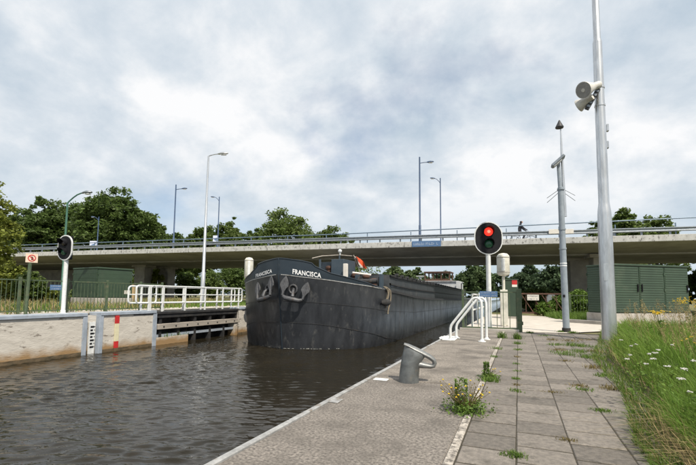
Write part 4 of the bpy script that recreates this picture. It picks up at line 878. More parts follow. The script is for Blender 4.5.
# rusty gate with white notice, far end of the path
rgt = thing('rusty_gate', (0.7, 24.6, 0), 'rust brown steel gate with diagonal braces at the end of the path', 'gate')
GX0, GX1, GY = 0.0, 2.35, 24.6
build(MB().box(GX0, GX0+.12, GY, GY+.12, 0, 1.35, .01), 'gate_post', 'rust', rgt); build(MB().box(GX1-.12, GX1, GY, GY+.12, 0, 1.35, .01), 'gate_post', 'rust', rgt)
for z in (.12, 1.15): build(MB().box(GX0+.12, GX1-.12, GY+.02, GY+.09, z, z+.08), 'gate_rail', 'rust', rgt)
for i in range(4):
    x = GX0+.15+i*.5; build(MB().prism([(x, GY+.035, 1.12), (x+.05, GY+.035, 1.12), (x+.60, GY+.035, .2), (x+.55, GY+.035, .2)], (0, .03, 0)), 'brace', 'rust', rgt); build(MB().box(x+.2, x+.24, GY+.066, GY+.086, .2, 1.15), 'gate_bar', 'rust', rgt)
c = onY(533, 297.5, 24.55); plate_sign('gate_sign', (c[0], 24.56, c[2]), (1, 0, 0), (0, -1, 0), 0.58, 0.30, 'sign_white', 'white rectangular notice on the rusty gate', 2, seed=17)
for o_ in bpy.data.objects:
    if o_.name.startswith('lettering') and o_.parent and o_.parent.name.startswith(('gate_sign', 'cabinet_sign')): o_.data.materials[0] = MATS['rail_steel']
hut = thing('white_tank', (2.4, 30, 0), 'small rounded white tank behind the bushes under the bridge', 'tank')
p0, p1 = onY(547, 302, 30), onY(556.5, 293.5, 30); mb = MB()
mb.prism([(p0[0], 30, .0), (p1[0], 30, .0), (p1[0], 30, p1[2]-.25), (p1[0]-.12, 30, p1[2]-.06), ((p0[0]+p1[0])/2, 30, p1[2]), (p0[0]+.12, 30, p1[2]-.06), (p0[0], 30, p1[2]-.25)], (0, .9, 0)); build(mb, 'shell', 'cabin_white', hut, bevel=.03)
build(MB().box(p0[0]+.1, p1[0]-.1, 29.97, 29.995, .75, .80), 'band', 'concrete', hut)

# low green bar fence by the bushes
bar_fence('bar_fence', (2.4, 23.9), (6.6, 24.6), 0.0, 1.15, (0.0, 0.33, 0.66, 1.0), 30, 'dark green bar fence behind the bushes under the bridge')

# grey mast with floodlight and camera
gm = thing('camera_mast', (1.27, 13.72, 0), 'blue grey square mast with floodlight, antennas and a cone on top', 'mast')
build(MB().tube([(1.27, 13.72, 0.0), (1.27, 13.72, .12)], .115, 14), 'base_collar', 'rubber', gm, smooth=True)
tz = onY(561, 158, 13.72)[2]
build(MB().tube([(1.27, 13.72, .1), (1.25, 13.72, 2.4), (1.24, 13.72, tz-.9), (1.23, 13.72, tz-.89), (1.20, 13.72, tz-.05)], [.093, .088, .078, .056, .048], 14), 'pole', 'grey_paint', gm, smooth=True)
build(MB().tube([(1.345, 13.74, 3.4), (1.31, 13.74, tz), (1.30, 13.74, onY(560.5, 126, 13.72)[2]-.1)], [.045, .038, .02], 10), 'antenna_pole', 'galv', gm, smooth=True)
cn = onY(560, 124, 13.72); 
build(MB().lathe((1.27, 13.74, cn[2]-.14), [(.0, 0), (.11, .02), (.12, .05), (.06, .17), (.02, .26), (.0, .28)], 14), 'cone_sensor', 'black_steel', gm, smooth=True)
fl0 = onY(552, 166.5, 13.5); fl1 = onY(564.5, 155.5, 13.5); d = fl1-fl0; Lf = np.linalg.norm(d); du = d/Lf; dn = nrm(np.cross(du, V(0, 1, 0))); dn = dn if dn[2] > 0 else -dn
hd = build(MB(frame(fl0, du, V(0, 1, 0), dn)).box(0, Lf, -.10, .18, -.04, .05, .02), 'floodlight', 'rail_steel', gm)
build(MB(frame(fl0, du, V(0, 1, 0), dn)).box(.03, Lf*.7, -.08, .16, -.052, -.042), 'floodlight_glass', 'lamp_glass', hd)
build(MB().tube([(1.20, 13.72, tz-.15), tuple((fl0+fl1)/2)], .03, 8), 'bracket', 'grey_paint', gm)
for sx, zz in ((-1, 0.0), (-1, .07), (1, 0.0), (1, .08)):
    b0 = V(1.25, 13.70, tz-1.0+zz); build(MB().tube([b0, b0+V(.38*sx, .1, -.32+zz*1.0)], .008, 6), 'antenna', 'rail_steel', gm)
for z in (tz-.98, 2.42, 3.0): build(MB().lathe((1.248, 13.72, z), [(.102, 0), (.102, .045)], 14), 'clamp', 'grey_paint', gm)
c = onY(564, 296, 13.6); build(MB().box(c[0]-.03, c[0]+.03, 13.575, 13.62, c[2]-.04, c[2]+.04, .005), 'lock_box', 'black', gm)
for k in range(2): build(MB().lathe((1.252, 13.72, 1.92+.07*k), [(.094, 0), (.094, .03)], 14), 'reflective_band', 'letter', gm)

# tall galvanised mast with two horn loudspeakers
pm_ = V(1.95, 11.4, 0); zt = 14.0
tm_ = thing('loudspeaker_mast', pm_, 'tall galvanised steel mast in the grass with two horn loudspeakers', 'mast')
build(MB().lathe(pm_-V(0, 0, .1), [(.158, 0), (.155, 1.2), (.150, 2.6), (.146, 3.10), (.140, 3.18), (.124, 3.30), (.115, 3.38), (.113, 4.6), (.102, 7.4), (.102, 7.41), (.080, 7.5), (.066, zt)], 28), 'pole', 'galv', tm_, smooth=True)
for z in (onY(600, 97, 11.4)[2]-.25, onY(600, 97, 11.4)[2]+.2): build(MB().lathe((pm_[0], pm_[1], z), [(.106, 0), (.120, .005), (.120, .045), (.106, .05)], 20), 'clamp_band', 'galv', tm_, smooth=True)
for k, (mx_, my_, tx_, ty_, r_) in enumerate(((583.3, 90.3, 598, 85.0, .195), (578.6, 106.0, 592, 97.0, .16))):
    # horn: mouth towards the camera and left, throat near the pole
    mo = onY(mx_, my_, 10.92 if k == 0 else 11.40); thr = onY(tx_, ty_, 11.28 if k == 0 else 11.22); ax = nrm(thr-mo); ln = np.linalg.norm(thr-mo)
    ls = thing('horn_loudspeaker', mo, 'upper white horn loudspeaker facing the camera on the tall mast' if k == 0 else 'lower white horn loudspeaker facing left on the tall mast', 'loudspeaker', 'loudspeakers on the tall mast')
    build(MB().lathe(mo, [(r_*.93, .0), (r_, -.004), (r_, .015), (r_*.80, ln*.25), (r_*.55, ln*.55), (r_*.42, ln*.75), (r_*.45, ln*.78), (r_*.45, ln*1.05), (r_*.2, ln*1.07)], 24, ax), 'horn', 'horn', ls, smooth=True)
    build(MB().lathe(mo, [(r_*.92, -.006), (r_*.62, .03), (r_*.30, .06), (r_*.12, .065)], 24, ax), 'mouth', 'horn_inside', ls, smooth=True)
    build(MB().lathe(mo-ax*.012, [(r_*.22, 0), (r_*.28, .03), (r_*.28, .07)], 14, ax), 'phase_plug', 'horn', ls, smooth=True)
b0, b1 = onY(586.5, 109.5, 11.3), onY(598.5, 89, 11.3); d = nrm(b1-b0); sd_ = nrm(np.cross(d, V(0, 1, 0)))
bk_ = build(MB(frame(b0, d, V(0, 1, 0), sd_)).box(0, np.linalg.norm(b1-b0), -.02, .03, -.05, .05, .005), 'mounting_bar', 'black_steel', tm_)
for i in range(5): build(MB(frame(b0+d*(.06+.1*i), d, V(0, 1, 0), sd_)).box(0, .05, -.03, -.021, -.035, .035), 'slot', 'rail_steel', bk_)
for py in (128, 145): c = onY(607.2, py, 11.5); build(MB().box(c[0]-.02, c[0]+.03, 11.45, 11.55, c[2]-.09, c[2]+.09, .01), 'junction_box', 'galv', tm_)
c = pm_+V(-.04, -.148, 1.6); build(MB(frame(c, V(1, 0, 0), V(0, 1, 0))).box(-.05, .05, -.006, .01, -.2, .2, .004), 'hatch', 'galv', tm_)

# green cabinets on the right
A = V(3.24, 17.95, 0); B2 = V(6.15, 20.1, 0); C2 = V(2.5, 18.85, 0)
cabinet('equipment_cabinet', A, B2, C2, 2.28, .44, 0.0, 'large green ribbed metal cabinet on a concrete plinth at right', (3, 1), 19, dep=0.013)
kb = link('low_kerb', None, None, (2.2, 18.2, 0)); tag(kb, 'low concrete kerb before the large green cabinet', 'kerb')
build(MB(frame(V(1.9, 19.3, 0), nrm(V(.75, -.66, 0)), nrm(V(.66, .75, 0)))).box(0, 1.5, -.25, 0, -.05, .13, .012), 'stone', 'concrete', kb)

# ------------------------------------------------------------------ vegetation
def unit(n): v = rng.normal(size=(n, 3)); return v/np.linalg.norm(v, axis=1, keepdims=True)
def leaf_quads(c, size, up=0.35, asp=0.55):
    """one pointed leaf face per centre"""
    n = len(c); nr = unit(n); nr[:, 2] = np.abs(nr[:, 2])+up; nr /= np.linalg.norm(nr, axis=1, keepdims=True)
    t = np.cross(nr, unit(n)); t /= np.linalg.norm(t, axis=1, keepdims=True)+1e-9; b = np.cross(nr, t)
    s = size*rng.uniform(0.6, 1.3, (n, 1)); a = asp*s
    fold = nr*s*0.18
    return np.stack([c-t*s, c-b*a+fold, c+t*s, c+b*a+fold], axis=1).reshape(-1, 3)
def crown_points(h0, h1, w, nclump, nleaf, lobes, rclump, seedshape=None):
    """clumps of leaves spread over a set of overlapping lobes"""
    L_ = []
    for i in range(lobes):
        a = 2*math.pi*(i+rng.random()*.7)/lobes; q_ = rng.uniform(0.15, 0.62)
        zz = rng.uniform(0.22, 0.80); wz = math.sin(math.pi*min(1, max(.12, zz*0.85+.12)))**.7
        L_.append((math.cos(a)*w/2*q_*wz, math.sin(a)*w/2*q_*wz, h0+(h1-h0)*zz, w*rng.uniform(.20, .30), (h1-h0)*rng.uniform(.16, .24)))
    L_.append((0, 0, h0+(h1-h0)*.80, w*.20, (h1-h0)*.20)); L_.append((0, 0, h0+(h1-h0)*.5, w*.34, (h1-h0)*.36))
    out = []
    for i in range(nclump):
        x, y, z, r_, rz = L_[rng.integers(len(L_))] if i % 3 else (0, 0, (h0+h1)/2-(h1-h0)*.04, w*.44, (h1-h0)*.44); d = unit(1)[0]; rr = rng.uniform(.60, 1.05)
        c = np.array([x, y, z])+d*np.array([r_, r_, rz])*rr
        k = max(8, int(nleaf*rng.uniform(.5, 1.4))); o = unit(k)*(rng.random((k, 1))**.5)*rclump*rng.uniform(.6, 1.25)*np.array([1, 1, .7]); out.append(c+o)
    return np.concatenate(out), L_
def tree(base, h, w, label, m, name='tree', trunk=0.22, nclump=120, nleaf=70, leaf=.22, lobes=9, rclump=None, group=None, r0=None, cat='tree'):
    base = np.asarray(base, float); t = thing(name, base, label, cat, group)
    pts, L_ = crown_points(h*trunk, h, w*1.06, int(nclump*1.9), nleaf, lobes, rclump or w*.085)
    me = npmesh('crown', leaf_quads(pts, leaf), 4, m); link('crown', me, t, base)
    r0 = r0 or h*.022; mb = MB(); fork = base+V(0, 0, h*max(.2, trunk*.9))
    mb.tube([base-V(0, 0, .1), base+V(.02*h*.2, 0, h*.1), fork, base+V(0, .01*h, h*.6), base+V(0, 0, h*.86)], [r0*1.4, r0*1.05, r0*.9, r0*.5, r0*.12], 9)
    for x, y, z, r_, rz in L_[:8]:
        e = base+V(x, y, z); mb.tube([fork+V(0, 0, h*.04*rng.random()), fork*.55+e*.45+V(0, 0, h*.03), e], [r0*.5, r0*.3, r0*.08], 6)
    build(mb, 'trunk', 'bark', t, smooth=True); return t
def px_tree(xl, xr, ytop, dep, label, m, zb_=0.0, **k):
    xc = (xl+xr)/2; p = atd(xc, 290, dep); top = atd(xc, ytop, dep)[2]; wd = (xr-xl)/F*dep
    return tree((p[0], p[1], zb_), (top-zb_)*1.0, wd*1.2, label, m, **k)
G1 = 'trees behind the bridge at left'
px_tree(8, 62, 196, 66, 'leftmost tall dark broadleaf tree behind the bridge', 'leaf_dark', .3, nclump=170, leaf=.27, group=G1)
px_tree(42, 112, 205, 72, 'broad dark tree behind the green street lamp', 'leaf_dark', .3, nclump=170, leaf=.28, group=G1)
px_tree(80, 150, 188, 64, 'tallest dark broadleaf tree behind the bridge at left', 'leaf_dark', .3, nclump=200, leaf=.27, group=G1, lobes=12)
px_tree(122, 162, 208, 70, 'dark tree at the right edge of the large left clump', 'leaf_dark', .3, nclump=120, leaf=.27, group=G1)
px_tree(150, 192, 227, 78, 'low tree top behind the bridge left of the pale lamp', 'leaf_dark', .3, nclump=90, leaf=.28, group=G1)
px_tree(188, 222, 220, 74, 'tree behind the bridge left of the bannered lamp post', 'leaf_mid', .3, nclump=100, leaf=.27, group=G1)
px_tree(212, 252, 217, 76, 'tree behind the bridge right of the bannered lamp post', 'leaf_mid', .3, nclump=110, leaf=.27, group=G1)
px_tree(254, 318, 209, 74, 'rounded tree rising over the bridge above the bow', 'leaf_mid', .3, nclump=150, leaf=.27, group=G1)
px_tree(302, 346, 226, 80, 'low tree top right of the tree above the bow', 'leaf_mid', .3, nclump=90, leaf=.28, group=G1)
px_tree(134, 170, 226, 84, 'tree top filling the gap right of the large left clump', 'leaf_mid', .3, nclump=100, leaf=.28, group=G1)
px_tree(168, 204, 231, 88, 'low tree top directly left of the tall pale lamp', 'leaf_mid', .3, nclump=90, leaf=.28, group=G1)
px_tree(234, 272, 227, 86, 'low tree top in the gap left of the tree above the bow', 'leaf_dark', .3, nclump=90, leaf=.28, group=G1)
px_tree(322, 356, 231, 92, 'lowest tree top at the right end of the left treeline', 'leaf_mid', .3, nclump=80, leaf=.3, group=G1)
px_tree(-4, 40, 206, 74, 'dark tree behind the bridge by the left picture edge', 'leaf_dark', .3, nclump=150, leaf=.28, group=G1)
G2 = 'trees seen under and over the bridge'
px_tree(380, 408, 265, 88, 'green tree under the bridge left of the wheelhouse', 'leaf_far', nclump=80, leaf=.3, group=G2, trunk=.1)
px_tree(400, 430, 268, 96, 'green tree under the bridge behind the wheelhouse mast', 'leaf_far', nclump=80, leaf=.3, group=G2, trunk=.1)
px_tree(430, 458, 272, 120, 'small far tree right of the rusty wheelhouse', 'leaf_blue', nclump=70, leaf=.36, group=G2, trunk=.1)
px_tree(457, 492, 265, 70, 'green tree under the bridge left of the red signal pole', 'leaf_far', nclump=110, leaf=.24, group=G2, trunk=.08)
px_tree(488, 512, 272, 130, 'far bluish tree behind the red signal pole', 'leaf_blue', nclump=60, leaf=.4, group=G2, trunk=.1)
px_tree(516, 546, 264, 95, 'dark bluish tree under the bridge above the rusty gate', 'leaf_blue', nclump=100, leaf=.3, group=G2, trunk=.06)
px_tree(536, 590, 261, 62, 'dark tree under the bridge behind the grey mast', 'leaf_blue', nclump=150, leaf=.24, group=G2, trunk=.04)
px_tree(606, 646, 209, 62, 'tree over the bridge right of the tall steel mast', 'leaf_mid', nclump=120, leaf=.24, group=G2)
px_tree(636, 682, 213, 66, 'rightmost tree over the bridge', 'leaf_mid', nclump=120, leaf=.24, group=G2)
px_tree(684, 712, 270, 34, 'small dark pointed tree right of the large green cabinet', 'leaf_dark', nclump=90, leaf=.11, trunk=.05, name='tree')
px_tree(586, 612, 214, 72, 'tree top over the bridge behind the tall mast', 'leaf_mid', nclump=70, leaf=.26, group=G2)
# yellow-green tree at the left frame edge, close
p = atd(-25, 300, 17.0); tree((p[0], p[1], ZL), atd(-25, 172, 17.0)[2]-ZL, 2.7, 'close yellow green tree cut by the left edge of the picture', 'leaf_yellow', trunk=.18, nclump=170, nleaf=36, leaf=.085, lobes=9, rclump=.30, r0=.09)
def shrub(base, h, w, label, m, nclump=40, nleaf=45, leaf=.06, group=None, name='shrub', cat='shrub', lobes=5):
    return tree(base, h, w, label, m, name=name, trunk=.04, nclump=nclump, nleaf=nleaf, leaf=leaf, lobes=lobes, rclump=w*.16, group=group, r0=.03, cat=cat)
def px_shrub(xl, xr, ytop, dep, zb_, label, m, **k):
    xc = (xl+xr)/2; p = atd(xc, 300, dep); top = atd(xc, ytop, dep)[2]
    return shrub((p[0], p[1], zb_), max(.4, top-zb_), (xr-xl)/F*dep, label, m, **k)
px_shrub(-4, 26, 262, 21, ZL, 'yellow green shrub under the left bridge end', 'leaf_yellow', nclump=70, leaf=.09)
px_shrub(16, 44, 272, 19.5, ZL, 'light green shrub behind the prohibition sign', 'leaf_mid', nclump=70, leaf=.08)
px_shrub(40, 62, 287, 20, ZL, 'low green shrub behind the unlit signal', 'leaf_yellow', nclump=40, leaf=.07)
px_shrub(64, 86, 289, 20, ZL, 'low green shrub left of the far green cabinet', 'leaf_mid', nclump=40, leaf=.07)
px_shrub(148, 164, 270, 44, ZL, 'light green bush between the bridge piers', 'leaf_yellow', nclump=50, leaf=.14)
px_shrub(172, 200, 272, 50, ZL, 'bright bush under the bridge left of the pale lamp', 'leaf_mid', nclump=70, leaf=.16)
px_shrub(196, 222, 270, 55, ZL, 'bush under the bridge right of the pale lamp', 'leaf_mid', nclump=70, leaf=.17)
px_shrub(216, 250, 262, 60, ZL, 'large dark bush under the bridge left of the bow', 'leaf_dark', nclump=90, leaf=.18)
px_shrub(240, 300, 258, 66, ZL, 'dark bush under the bridge behind the bow', 'leaf_dark', nclump=90, leaf=.2)
px_shrub(286, 390, 258, 75, ZL, 'wide dark bush under the bridge behind the foredeck', 'leaf_dark', nclump=140, leaf=.24)
px_shrub(100, 140, 262, 62, ZL, 'dark bush under the bridge behind the far cabinet', 'leaf_dark', nclump=80, leaf=.18)
px_shrub(30, 100, 262, 64, ZL, 'wide dark bush under the left bridge end', 'leaf_dark', nclump=120, leaf=.2)
px_shrub(512, 552, 291, 31, 0, 'dark bush in the shade behind the rusty gate', 'leaf_dark', nclump=90, leaf=.1)
px_shrub(534, 552, 303, 22.4, 0, 'low bright green bush right of the rusty gate', 'weed_green', nclump=50, leaf=.06, group='bushes under the bridge')
px_shrub(546, 574, 297, 23.2, 0, 'bright green bush behind the grey mast', 'weed_green', nclump=80, leaf=.065, group='bushes under the bridge')
px_shrub(566, 592, 291, 23.0, 0, 'tallest bright green bush left of the large cabinet', 'weed_green', nclump=80, leaf=.065, group='bushes under the bridge')

def blades(name, bases, h, wd, lean, m, parent=None, org=(0, 0, 0), bend=0.5):
    """curved grass blades: quad and tip triangle, one island each"""
    n = len(bases); b = np.asarray(bases, float)-np.asarray(org, float); h = np.broadcast_to(h, n)[:, None]; wd = np.broadcast_to(wd, n)[:, None]
    a = rng.uniform(0, 2*math.pi, n); side = np.stack([np.cos(a), np.sin(a), np.zeros(n)], 1)
    ld = np.asarray(lean)+rng.normal(0, .42, (n, 3))*np.array([1, 1, 0]); ld[:, 2] = 0
    mid = b+np.array([0, 0, 1])*h*.58+ld*h*.30; tip = b+np.array([0, 0, 1])*h*(1-bend*.28*np.linalg.norm(ld, axis=1, keepdims=True))+ld*h*(.62+bend*.4)
    v = np.stack([b-side*wd, b+side*wd, mid+side*wd*.75, mid-side*wd*.75, tip], 1).reshape(-1, 3).astype(np.float32)
    me = bpy.data.meshes.new(name); me.vertices.add(5*n); me.vertices.foreach_set('co', v.ravel())
    idx = (np.array([0, 1, 2, 3, 3, 2, 4])[None]+5*np.arange(n)[:, None]).ravel().astype(np.int32); me.loops.add(7*n); me.loops.foreach_set('vertex_index', idx)
    st = (np.array([0, 4])[None]+7*np.arange(n)[:, None]).ravel().astype(np.int32); me.polygons.add(2*n); me.polygons.foreach_set('loop_start', st)
    me.update(calc_edges=True); me.materials.append(MATS[m]); return link(name, me, parent, org)
# grass verge on the right
def verge_pts(n, y0, y1, off0, off1, pw=1.6):
    Y = y0+(y1-y0)*rng.random(n)**pw; e = np.array([vedge(y) for y in Y]); X = e+off0+(off1-off0)*rng.random(n)**1.3*np.clip(Y/6, .6, 1.6)
    return np.stack([X, Y, np.full(n, -.03)], 1)
# clumpy density: keep points near tuft centres
def clumpy(P, cell=.35, keep=.5):
    h = np.sin(P[:, 0]*9.1+1.3*np.sin(P[:, 1]*5.7))*np.sin(P[:, 1]*7.3+1.7*np.sin(P[:, 0]*6.1)); return P[rng.random(len(P)) < keep+(1-keep)*(h > -.1)]
tb_ = MB(); yy = [-1, 1, 2.2, 3.5, 5.2, 7.8, 9.5, 11, 12.5, 14, 15.5]
tb_.grid([[(vedge(y)-.03+.04*math.sin(7*y), y, -.012), (vedge(y)+.35, y, .035), (vedge(y)+9, y, .03)] for y in yy]); tag(build(tb_, 'verge', 'soil', org=(2, 7, 0)), 'earth under the grass verge', kind='structure')
P = clumpy(verge_pts(32000, 2.3, 15.5, .20, 2.6)); d = np.clip((P[:, 0]-np.array([vedge(y) for y in P[:, 1]]))/.5, .3, 1)
g1 = blades('verge_grass', P, rng.uniform(.26, .66, len(P))*d*np.clip(1.12-.02*P[:, 1], .75, 1), rng.uniform(.0028, .0068, len(P))*np.clip(P[:, 1]/5, .8, 1.9), (-.26, -.05, 0), 'grass'); tag(g1, 'long green grass leaning over the tiled path', 'grass', kind='stuff')
P = clumpy(verge_pts(4200, 2.2, 15.5, .12, 2.6)); P2 = verge_pts(1500, 2.2, 15, -.12, .16)
PP = np.concatenate([P, P2]); g2 = blades('dry_grass', PP, np.concatenate([rng.uniform(.1, .38, len(P)), rng.uniform(.04, .14, len(P2))]), rng.uniform(.0018, .004, len(PP)), (-.45, -.1, 0), 'grass_dry', bend=.9); tag(g2, 'dry straw coloured grass between the green verge blades', 'grass', kind='stuff')
P = np.stack([rng.uniform(.98, 2.0, 9000), rng.uniform(1.5, 4.2, 9000), np.full(9000, -.02)], 1); P = P[P[:, 0] > np.array([vedge(y)+.12 for y in P[:, 1]])]
g4 = blades('verge_grass', P, rng.uniform(.12, .42, len(P)), rng.uniform(.002, .0045, len(P)), (-.3, -.05, 0), 'grass'); tag(g4, 'dense green grass at the near end of the verge', 'grass', kind='stuff')
P = np.stack([rng.uniform(.84, 1.7, 900), rng.uniform(1.8, 3.9, 900), np.full(900, -.0)], 1); P = P[P[:, 0] > np.array([vedge(y)+.02 for y in P[:, 1]])]
g5 = blades('flattened_grass', P, rng.uniform(.15, .40, len(P)), rng.uniform(.0016, .0032, len(P)), (-.9, -.1, 0), 'grass_dry', bend=1.6); tag(g5, 'flattened dry straw lying over the verge edge at lower right', 'grass', kind='stuff')
P2 = verge_pts(5200, 2.3, 15, -.12, .2); g3 = blades('edge_grass', P2, rng.uniform(.04, .16, len(P2)), rng.uniform(.003, .006, len(P2)), (-.5, -.2, 0), 'weed_green', bend=.9); tag(g3, 'short green weeds along the ragged edge of the verge', 'grass', kind='stuff')
P = clumpy(verge_pts(2600, 1.9, 14, .08, 2.4), keep=.15); P[:, 2] = rng.uniform(.0, .30, len(P))*np.clip((P[:, 0]-np.array([vedge(y) for y in P[:, 1]]))/.4, .15, 1)
bl = link('broad_leaves', npmesh('broad_leaves', leaf_quads(P, .030, .6, .42), 4, 'weed_green'), None, (0, 0, 0)); tag(bl, 'broad weed leaves among the long verge grass', 'weeds', kind='stuff')
# tall flowering grasses to the right
P = verge_pts(420, 3.6, 13.5, .55, 2.8); P = P[P[:, 0] > vedge(5)+.25]
st_ = MB(); hd_ = []
for x, y, z in P:
    h = rng.uniform(.6, 1.02); ln_ = rng.normal(-.12, .14); lm = rng.normal(0, .1); e = V(x+ln_*h, y+lm*h, z+h); st_.tube([(x, y, z), (x+ln_*h*.35, y+lm*h*.35, z+h*.55), e], [.0022, .0018, .0012], 3, False)
    k = 26; t = rng.random((k, 1))**.8; hd_.append(e-np.array([[ln_*.5, lm*.5, 1]])*t*.17+rng.normal(0, .010, (k, 3)))
tg = build(st_, 'tall_grass', 'grass_dry', org=(2, 7, 0)); tag(tg, 'tall straw coloured flowering grasses at the right edge', 'grass', kind='stuff')
link('seed_head', npmesh('seed_head', leaf_quads(np.concatenate(hd_)-V(2, 7, 0), .011, .1, .35), 4, 'grass_dry'), tg, (2, 7, 0))
# green ground cover in front of the path and cabinet and by the mast
def ground_cover(name, poly, n, h, m, label, z=-.03, wd=.005):
    xs_, ys_ = [q_[0] for q_ in poly], [q_[1] for q_ in poly]; pts = np.stack([rng.uniform(min(xs_), max(xs_), n*3), rng.uniform(min(ys_), max(ys_), n*3)], 1)
    ins = np.zeros(len(pts), bool); j = len(poly)-1
    for i in range(len(poly)):
        xi, yi = poly[i]; xj, yj = poly[j]; c_ = ((yi > pts[:, 1]) != (yj > pts[:, 1])) & (pts[:, 0] < (xj-xi)*(pts[:, 1]-yi)/(yj-yi+1e-9)+xi); ins ^= c_; j = i
    pts = pts[ins][:n]; P = np.concatenate([pts, np.full((len(pts), 1), z)], 1); P = clumpy(P, keep=.35)
    return tag(blades(name, P, rng.uniform(h*.4, h, len(P)), wd*rng.uniform(.6, 1.4, len(P)), (-.1, 0, 0), m), label, 'grass', kind='stuff')
ground_cover('dry_meadow', [(2.2, 13.2), (2.5, 14.4), (4.3, 16.0), (9, 18.2), (9, 14), (4, 11)], 7000, .32, 'grass_dry', 'dry grass between the verge and the pale path', wd=.007)
ground_cover('meadow', [(2.2, 13.0), (2.5, 14.4), (4.3, 16.0), (9, 18.2), (9, 13), (4, 11)], 7000, .30, 'grass', 'green grass between the verge and the pale path', wd=.007)
ground_cover('bush_edge', [(1.6, 21.6), (2.6, 20.6), (4, 20.5), (4, 25), (2.2, 24.6), (1.2, 24.6)], 4200, .45, 'weed_green', 'weeds at the foot of the bushes under the bridge', wd=.01)
ground_cover('bank_dry_grass', [(-13.1, 4), (-13.6, 12.5), (-20, 26), (-34, 26), (-34, 8), (-20, 2)], 15000, .5, 'grass_dry', 'dry straw grass on the far bank behind the fence', z=ZL-.03, wd=.012)
ground_cover('bank_grass', [(-13.1, 4), (-13.6, 18), (-13.6, 24), (-30, 26), (-34, 26), (-34, 8), (-20, 2)], 15000, .42, 'weed_green', 'green grass on the far bank behind the fence', z=ZL-.03, wd=.014)
ground_cover('wall_weeds', [(-12.52, 11.8), (-12.40, 11.8), (-12.40, 13.4), (-12.52, 13.4)], 0+60, .2, 'weed_green', 'small weeds at the foot of the lock gate recess', z=-.63, wd=.008)

# yarrow: stem and flat white umbel, each a plant
for k, (px, py, zz) in enumerate(((631, 346, .50), (636, 344.5, .50), (630, 355, .45), (627, 359, .42), (649, 354, .50), (655, 353, .52), (653, 359, .48), (646, 364, .45), (658, 350, .52), (667, 366.5, .48), (684, 369, .52), (681, 379, .48), (690, 392, .42), (694, 361, .55), (621, 340, .45), (672, 345, .55))):
    hd = onz(px, py, zz); t = thing('yarrow', (hd[0]+.05, hd[1]+.03, 0), {3: 'leftmost white yarrow flower in the long grass', 14: 'white yarrow flower nearest the tall steel mast', 12: 'lowest white yarrow flower, near the bottom right of the grass', 13: 'rightmost white yarrow flower in the long grass'}.get(k, 'white flat-topped yarrow flower amid the cluster in the long grass'), 'flower', 'yarrow flowers in the verge')
    build(MB().tube([(hd[0]+.05, hd[1]+.03, -.02), (hd[0]+.02, hd[1]+.01, zz*.6), hd-V(0, 0, .015)], [.003, .0025, .002], 5), 'stem', 'weed_green', t)
    um = MB(); n = 22; rr = rng.uniform(.013, .024)
    for i in range(n):
        a_ = 2.4*i; r_ = rr*math.sqrt((i+.5)/n); c = hd+V(r_*math.cos(a_), r_*math.sin(a_), rng.normal(0, .003)); um.prism([c+.0042*V(math.cos(b_), math.sin(b_), 0) for b_ in np.linspace(0, 2*math.pi, 6, endpoint=False)], (0, 0, .004))
    build(um, 'umbel', 'petal_white', t); lv = np.stack([np.full(18, hd[0]+.035), np.full(18, hd[1]+.02), rng.uniform(.03, zz*.7, 18)], 1)+rng.normal(0, .02, (18, 3))
    link('leaf', npmesh('leaf', leaf_quads(lv-ORG[t], .022), 4, 'weed_green'), t, ORG[t])
def ragwort(head, zz, label, n=60, spread=.12, hgt=.1):
    t = thing('ragwort', (head[0], head[1], 0), label, 'flower', 'yellow ragwort'); st = MB(); fl = MB()
    for i in range(7):
        e = V(head[0]+rng.normal(0, spread*.6), head[1]+rng.normal(0, spread*.6), zz+rng.normal(0, hgt*.4)); st.tube([(head[0], head[1], -.02), (head[0]+(e[0]-head[0])*.2, head[1]+(e[1]-head[1])*.2, zz*.6), e], [.005, .004, .002], 5)
        for j in range(n//7):
            c = e+V(rng.normal(0, spread*.28), rng.normal(0, spread*.28), rng.normal(0, hgt*.15)); fl.lathe(c, [(.004, 0), (.011, .004), (.012, .007), (.004, .010)], 7)
    build(st, 'stem', 'weed_green', t); build(fl, 'flower_head', 'petal_yellow', t)
    lv = np.stack([rng.normal(head[0], .05, 90), rng.normal(head[1], .05, 90), rng.uniform(.05, zz*.85, 90)], 1); link('leaf', npmesh('leaf', leaf_quads(lv-ORG[t], .04, .2, .3), 4, 'weed_green'), t, ORG[t])
ragwort(onz(660, 312.5, .76), .76, 'yellow ragwort standing before the large green cabinet', 90, .12, .05)
ragwort(onz(692, 304.5, .88), .88, 'yellow ragwort at the right edge of the picture', 200, .17, .18)
ragwort(onz(690, 330, .62), .50, 'leafy ragwort with few flowers low at the right edge', 20, .10, .1)

# weeds in the joints
def tuft(px, py, r_, h, n, m, label, name='weed_tuft', asp=1.0, group=None, wd=.003, cat='weed'):
    c = onz(px, py); b = np.stack([c[0]+rng.normal(0, r_*asp, n), c[1]+rng.normal(0, r_, n), np.full(n, -.012)], 1)
    o = blades(name, b, rng.uniform(h*.4, h, n), wd*rng.uniform(.7, 1.3, n), (0, -.05, 0), m, None, (c[0], c[1], -.012), .8); return tag(o, label, cat, group)
tuft(514, 455.5, .028, .05, 260, 'weed_green', 'bright green grass tuft in the joint nearest the camera', 'grass_tuft', 1.4)
tuft(568, 440, .022, .035, 140, 'weed_dry', 'small straw coloured tuft in the joint behind the nearest grass tuft', 'grass_tuft', 1.6)
tuft(602, 411, .03, .045, 220, 'weed_green', 'green tuft in the joint close to the verge', 'grass_tuft', 1.4)
tuft(553, 392, .03, .035, 160, 'weed_dry', 'flat yellowish tuft in the middle joint of the path', 'grass_tuft', 1.8)
GW = 'small weeds in the tile joints'
